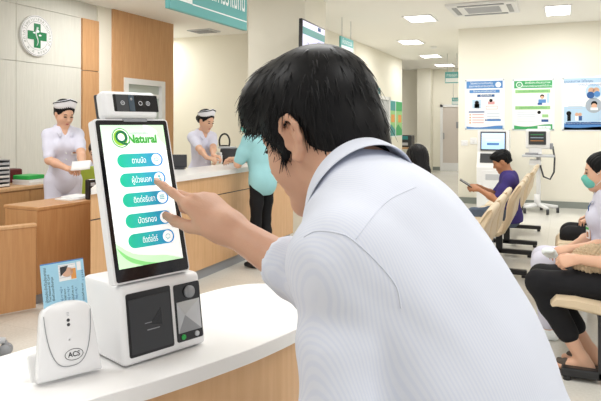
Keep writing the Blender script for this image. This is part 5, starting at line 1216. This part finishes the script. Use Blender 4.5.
# ------------------------------------------------------------------ the man in the striped shirt
def man():
    s = 1.0
    scr = lambda x, y: None
    # finger target: where the sight line meets the display
    def on_screen(x, y, off):
        d = PX(x, y, 1)-CAM; p0 = Ks @ Vector((0, 0, off)); t = (p0-CAM).dot(sn)/d.dot(sn); return CAM+d*t
    tip = on_screen(156.5, 181.5, .0135)
    neck = PX(362, 199, .90); pel = L(.268, .85, .93)
    up = nz(neck-pel); fw0 = rf(-.90, .42); lf = nz(UP.cross(fw0)); lf = nz(lf-up*lf.dot(up)); fw = nz(lf.cross(up))
    base = Vector((pel.x, pel.y, 0)); t = thing('person', 'black haired man in a finely striped white shirt pointing at the kiosk screen', 'person', tuple(base))
    shL = PX(350, 258, .775); shR = PX(408, 208, 1.07)
    wrR = PX(229, 228, 1.135)
    elR = PX(340, 299, .99)
    elL = PX(345, 430, .735); wrL = PX(330, 560, .80)
    j = dict(pelvis=pel, neck=neck, shL=shL, shR=shR, elR=elR, wrR=wrR, elL=elL, wrL=wrL)
    J = lambda x, y, z: base+fw0*x+UP.cross(fw0)*y+UP*z
    j.update(hipL=J(0, .09, .9), hipR=J(0, -.09, .9), knL=J(.03, .1, .49), knR=J(-.02, -.1, .49), anL=J(.02, .11, .08), anR=J(-.06, -.11, .08))
    hc = PX(319, 135, 1.0)
    hf = head_frame(hc, rf(-.81, .585), math.radians(20), math.radians(-3)); hs = .97
    hh, R = head_fn(hf, hs*1.0)
    S = SDF(); at, Rt = torso_prims(S, j, s, 0); 
    global HS; HS0 = HS; HS = 1.0
    head_prims(S, hf, hs, fine=True)
    HS = HS0
    S.cone(neck-up*.02, hh(-.03, 0, -.05), .062, .056, .03); S.cone(neck+up*.0, hh(-.045, 0, -.045), .050, .044, .03)
    # ears
    for y in (-1, 1):
        E = lambda a, b, d: hh(a, y*(.070+b), d)
        S.ell(E(-.004, .006, -.004), (.017*hs, .007*hs, .027*hs), R, .008)
        rim = [(.010, .010, .002), (.012, .013, .018), (.002, .017, .031), (-.014, .020, .031), (-.023, .021, .016), (-.021, .018, -.004), (-.012, .013, -.022), (-.002, .010, -.033), (.007, .008, -.030)]
        S.chain([E(*p) for p in rim], [q*hs for q in (.0038, .0042, .0046, .0050, .0050, .0048, .005, .0068, .005)], .005)
        S.chain([E(-.010, .014, .018), E(-.012, .014, .0), E(-.006, .011, -.014)], [.004*hs, .0045*hs, .004*hs], .005)
        S.ell(E(.000, .013, -.004), (.007*hs, .006*hs, .012*hs), R, .005, '-')
        S.ell(E(.012, .006, -.008), (.005*hs, .006*hs, .008*hs), R, .006)
    # pointing right hand
    Dh = (tip-wrR); ln = Dh.length; Dh.normalize(); k = min(1.0, ln/.181)
    Nb = nz(UP*.85+rf(.05, -1)*.34)
    PT = [(2, 6, 4), (26, 108, 66), (54, 100, 60), (64, 92, 55)]
    aim = Dh.copy()
    for _ in range(8):
        tp, _t = hand_prims(SDF(), wrR, aim, Nb, -1, k, PT); aim = nz(aim+(tip-tp[0][3]).normalized()*((tip-tp[0][3])-Dh*(tip-tp[0][3]).dot(Dh)).length/ln*.8) if False else nz(aim*ln+((tip-tp[0][3])-Dh*(tip-tp[0][3]).dot(Dh))*.9)
    tp, _t = hand_prims(SDF(), wrR, aim, Nb, -1, k, PT); wrR = wrR+(tip-tp[0][3]); j['wrR'] = wrR
    tips, th = hand_prims(S, wrR, aim, Nb, -1, k, PT, thumb=(.90, .18, -.50), thumb_bend=(-.10, -.1), tl=1.2)
    for sd in 'LR':
        arm_prims(S, j['sh'+sd], j['el'+sd], j['wr'+sd], s); leg_prims(S, j['hip'+sd], j['kn'+sd], j['an'+sd], s); foot_prims(S, j['an'+sd], fw0, s)
    hand_prims(S, wrL, -UP*1+fw0*.3, rf(.3, -1), 1, 1.0, RELAX)
    put('body', S.mesh(.0042, smooth=1), M['skin'], t)
    # nails on the visible fingers
    M['nail'] = mat('finger_nail', srgb(232, 188, 170), .3, .5)
    a, b = tips[0][2], tips[0][3]; d = nz(b-a); nn = nz(Nb-d*Nb.dot(d)); MB().ell((0, 0, 0), (.0065, .0048, .0015), frame(b-d*.001+nn*.0056, d, nn.cross(d), nn)).build('fingernail', M['nail'], t)
    # shirt -------------------------------------------------
    g = .016
    S = SDF(); torso_prims(S, j, s, g); nk0 = nz(hh(-.03, 0, -.05)-neck); S.cone(neck-up*.02, neck+nk0*.03, .066, .058, .04)
    S.ell(at(-.12), (.14, .185, .16), Rt, .06)
    S.ell(at(.72, -.040, .0), (.072, .14, .13), Rt, .06)            # upper back
    S.ell(at(.42, -.03, .02), (.115, .16, .22), Rt, .07)
    S.chain([shL, shL.lerp(elL, .5), elL, elL.lerp(wrL, .5), elL.lerp(wrL, .9)], [.056, .056, .053, .048, .042], .012); S.ell(shL-UP*.01, (.056, .058, .066), None, .04)
    pass
    S.chain([shR, elR, elR.lerp(wrR, .44)], [.062, .051, .043], .03)
    ax = nz(wrR-elR); cp = elR.lerp(wrR, .44); S.cone(cp-ax*.030, cp+ax*.008, .0475, .0455, .006)       # turned up cuff
    S.cut(at(-.42), -up)
    S.cone(neck+nk0*.022, neck+nk0*.2, .054, .060, .006, '-')
    S.cut(cp+ax*.03, ax) if False else S.cone(cp+ax*.052, cp+ax*.13, .047, .06, .004, '-')
    # creases: from the armpit, down the sleeve, across the waist
    def crease(pts, r, k=.02): S.chain([PX(*p) for p in pts], [r]*len(pts), k, '-')
    def ridge(pts, r, k=.03): S.chain([PX(*p) for p in pts], [r]*len(pts), k)
    put_shirt = S
    ug = np.array(up); lg_ = np.array(lf)
    def dsp_(V):
        out = []
        for v in V:
            v = Vector(v); p = v-pel; a_ = p.dot(up); b_ = p.dot(lf); c_ = p.dot(fw)
            n1 = noise.noise(Vector((a_*4.0+b_*2.5, b_*9-a_*3, c_*5)))                 # long diagonal drapes
            n2 = noise.noise(Vector((a_*14, b_*10, c_*12+3)))
            e = max(0, 1-(v-shL.lerp(elL, .18)).length/.22)
            n3 = math.sin((v-shL).dot(nz(UP*.8+rf(.5, .2)))*95+n2*2)*e
            ea = max(0, 1-(v-elR.lerp(wrR, .1)).length/.12); n4 = math.sin((v-elR).dot(ax)*150+n2*3)*ea
            out.append(.0105*n1+.003*n2+.002*n3+.0032*n4)
        return np.array(out)
    M['shirt'] = stripe_mat('striped_shirt', srgb(216, 220, 231), srgb(210, 215, 229), tuple(nz(lf+fw*.25)), .0036)
    so = put('shirt', S.mesh(.0062, disp=dsp_, smooth=2), M['shirt'], t)
    # collar: standing band with a folded leaf
    nk = nz(hh(-.03, 0, -.05)-neck); f2 = nz(fw-nk*fw.dot(nk)); l2 = nk.cross(f2)
    cN = neck+nk*.014+f2*.002
    rows = []
    for i in range(41):
        a = PI-(-PI*.93+2*PI*.93*i/40)             # around the neck, open at the throat
        ca, sa = math.cos(a), math.sin(a); rd = f2*(ca*.061)+l2*(sa*.061); o_ = (f2*ca+l2*sa)
        fr = (1+ca)/2                               # 1 at the throat, 0 at the nape
        z0, z1 = -.012-.03*fr, .050-.042*fr
        row = [cN+rd*.96+nk*z0, cN+rd*1.0+nk*(z0+z1)/2, cN+rd*1.03+nk*(z1-.003), cN+rd*1.09+nk*z1, cN+rd*1.16+o_*.004+nk*(z1-.008), cN+rd*1.22+o_*.008+nk*(z1-.026), cN+rd*1.30+o_*.012+nk*(z1-.046-.012*fr)]
        rows.append(row)
    mb = MB(); mb.grid(rows); co = mb.build('collar', M['shirt'], t); md = co.modifiers.new('thick', 'SOLIDIFY'); md.thickness = .0035; md.offset = 0; md2 = co.modifiers.new('soft', 'SUBSURF'); md2.levels = 1; md2.render_levels = 1
    # seams laid on the shirt surface
    from mathutils.bvhtree import BVHTree
    me = so.data; bvh = BVHTree.FromPolygons([v.co+Vector(t['_b']) for v in me.vertices], [list(p.vertices) for p in me.polygons])
    def seam(pts, r=.0013):
        out = []
        for p in pts:
            d = (PX(*p, 1)-CAM).normalized(); h_ = bvh.ray_cast(CAM, d)
            if h_[0] is not None: out.append(h_[0]+h_[1]*.0002)
        if len(out) > 2: MB().tube(out, r, 6).build('seam', M['shirt'], t)
    cv = lambda ps: [(p.x, p.y) for p in curve([(a, b) for a, b in ps], 10)]
    seam(cv([(304, 237), (317, 231), (338, 233), (353, 240), (378, 263), (396, 286), (401, 308)]), .0009); seam(cv([(356, 239), (371, 219), (389, 200), (416, 187)]), .0007)
    # trousers, shoes ---------------------------------------
    pants_mesh(t, j, s, 'blackcloth', g=.016); j['f'] = fw0; shoes_mesh(t, j, s, 'blacksteel')
    # hair ---------------------------------------------------
    e = lambda *r: tuple(q*hs for q in r); S = SDF()
    S.ell(hh(-.012, 0, .050), e(.109, .094, .099), R); S.ell(hh(-.058, 0, -.034), e(.046, .068, .078), R, .03)
    S.cone(hh(-.054, 0, -.02), hh(-.050, 0, -.095), .058*hs, .050*hs, .03)
    S.ell(hh(.056, 0, .092), e(.052, .070, .044), R, .04); S.ell(hh(.082, .0, .064), e(.028, .066, .034), R, .035)
    S.ell(hh(.090, 0, -.022), e(.062, .085, .070), R, .012, '-')
    for y in (-1, 1):
        S.cone(hh(.0, y*.098, -.012), hh(-.014, y*.100, -.05), .024*hs, .022*hs, .01, '-')
        S.ell(hh(-.006, y*.092, .002), e(.026, .024, .036), R, .008, '-')
        S.cone(hh(.030, y*.070, .03), hh(.026, y*.070, -.024), .013*hs, .006*hs, .01)
    S.cut(hh(-.03, 0, -.070), -Vector(hf[3])+Vector(hf[1])*.55)
    V, Q = S.mesh(.005, smooth=2); N = vnormals(V, Q)
    rng = random.Random(3); crown = Vector(hh(-.055, .01, .135))
    vs, fs = V.tolist(), Q.tolist()
    x_, y_, z_ = hf[1], hf[2], hf[3]
    idxs = [rng.randrange(len(V)) for _ in range(5200)]
    for ii in idxs:
        p = Vector(V[ii]); n = Vector(N[ii]); q = p-hf[0]; lx, ly, lz = q.dot(x_)/hs, q.dot(y_)/hs, q.dot(z_)/hs
        if lz < -.045 and rng.random() < .4: continue
        fl = (p-crown); fl = fl-n*fl.dot(n)
        if fl.length < 1e-4: fl = x_.copy()
        fl.normalize(); fl = nz(fl+Vector((rng.gauss(0, .22), rng.gauss(0, .22), rng.gauss(0, .22)))-UP*.25)
        Ls = rng.uniform(.014, .034)*(1 if lz > -.02 else .4)*(.75 if lx > .05 else 1)
        lift = rng.uniform(.02, .20)*(1.2 if lz > .1 else 1); w = rng.uniform(.0009, .0019); sd_ = nz(n.cross(fl))
        pts = []
        for k_ in range(5):
            u = k_/4; pts.append(p-n*.002+fl*(Ls*u)+n*(Ls*lift*(u-.9*u*u))-UP*(Ls*.15*u*u))
        b0 = len(vs)
        for k_, pt in enumerate(pts):
            ww = w*(1-.8*(k_/4)); vs += [list(pt+sd_*ww), list(pt+n*ww*.8), list(pt-sd_*ww)]
        for k_ in range(4):
            o_ = b0+3*k_; fs += [[o_, o_+1, o_+4, o_+3], [o_+1, o_+2, o_+5, o_+4]]
    me = bpy.data.meshes.new('hair'); bb = Vector(t['_b']); me.from_pydata([Vector(v)-bb for v in vs], [], fs); me.materials.append(M['hair']); me.polygons.foreach_set('use_smooth', [True]*len(fs)); me.update()
    link('hair', me, t, bb)
    Mx = frame(hf[0], hf[1], hf[2], hf[3])
    HSo = HS; HS = 1.0; face_parts(t, (hf[0]-hf[1]*.004+hf[2]*-.004, hf[1], hf[2], hf[3]), hs); HS = HSo
man()
# ------------------------------------------------------------------ world and view
w = bpy.data.worlds.new('world'); scn.world = w; w.use_nodes = True
w.node_tree.nodes['Background'].inputs[0].default_value = (1, .99, .97, 1); w.node_tree.nodes['Background'].inputs[1].default_value = .75
scn.view_settings.view_transform = 'Standard'; scn.view_settings.look = 'None'; scn.view_settings.exposure = .16
scn.cycles.max_bounces = 6; scn.cycles.diffuse_bounces = 4; scn.cycles.use_denoising = True
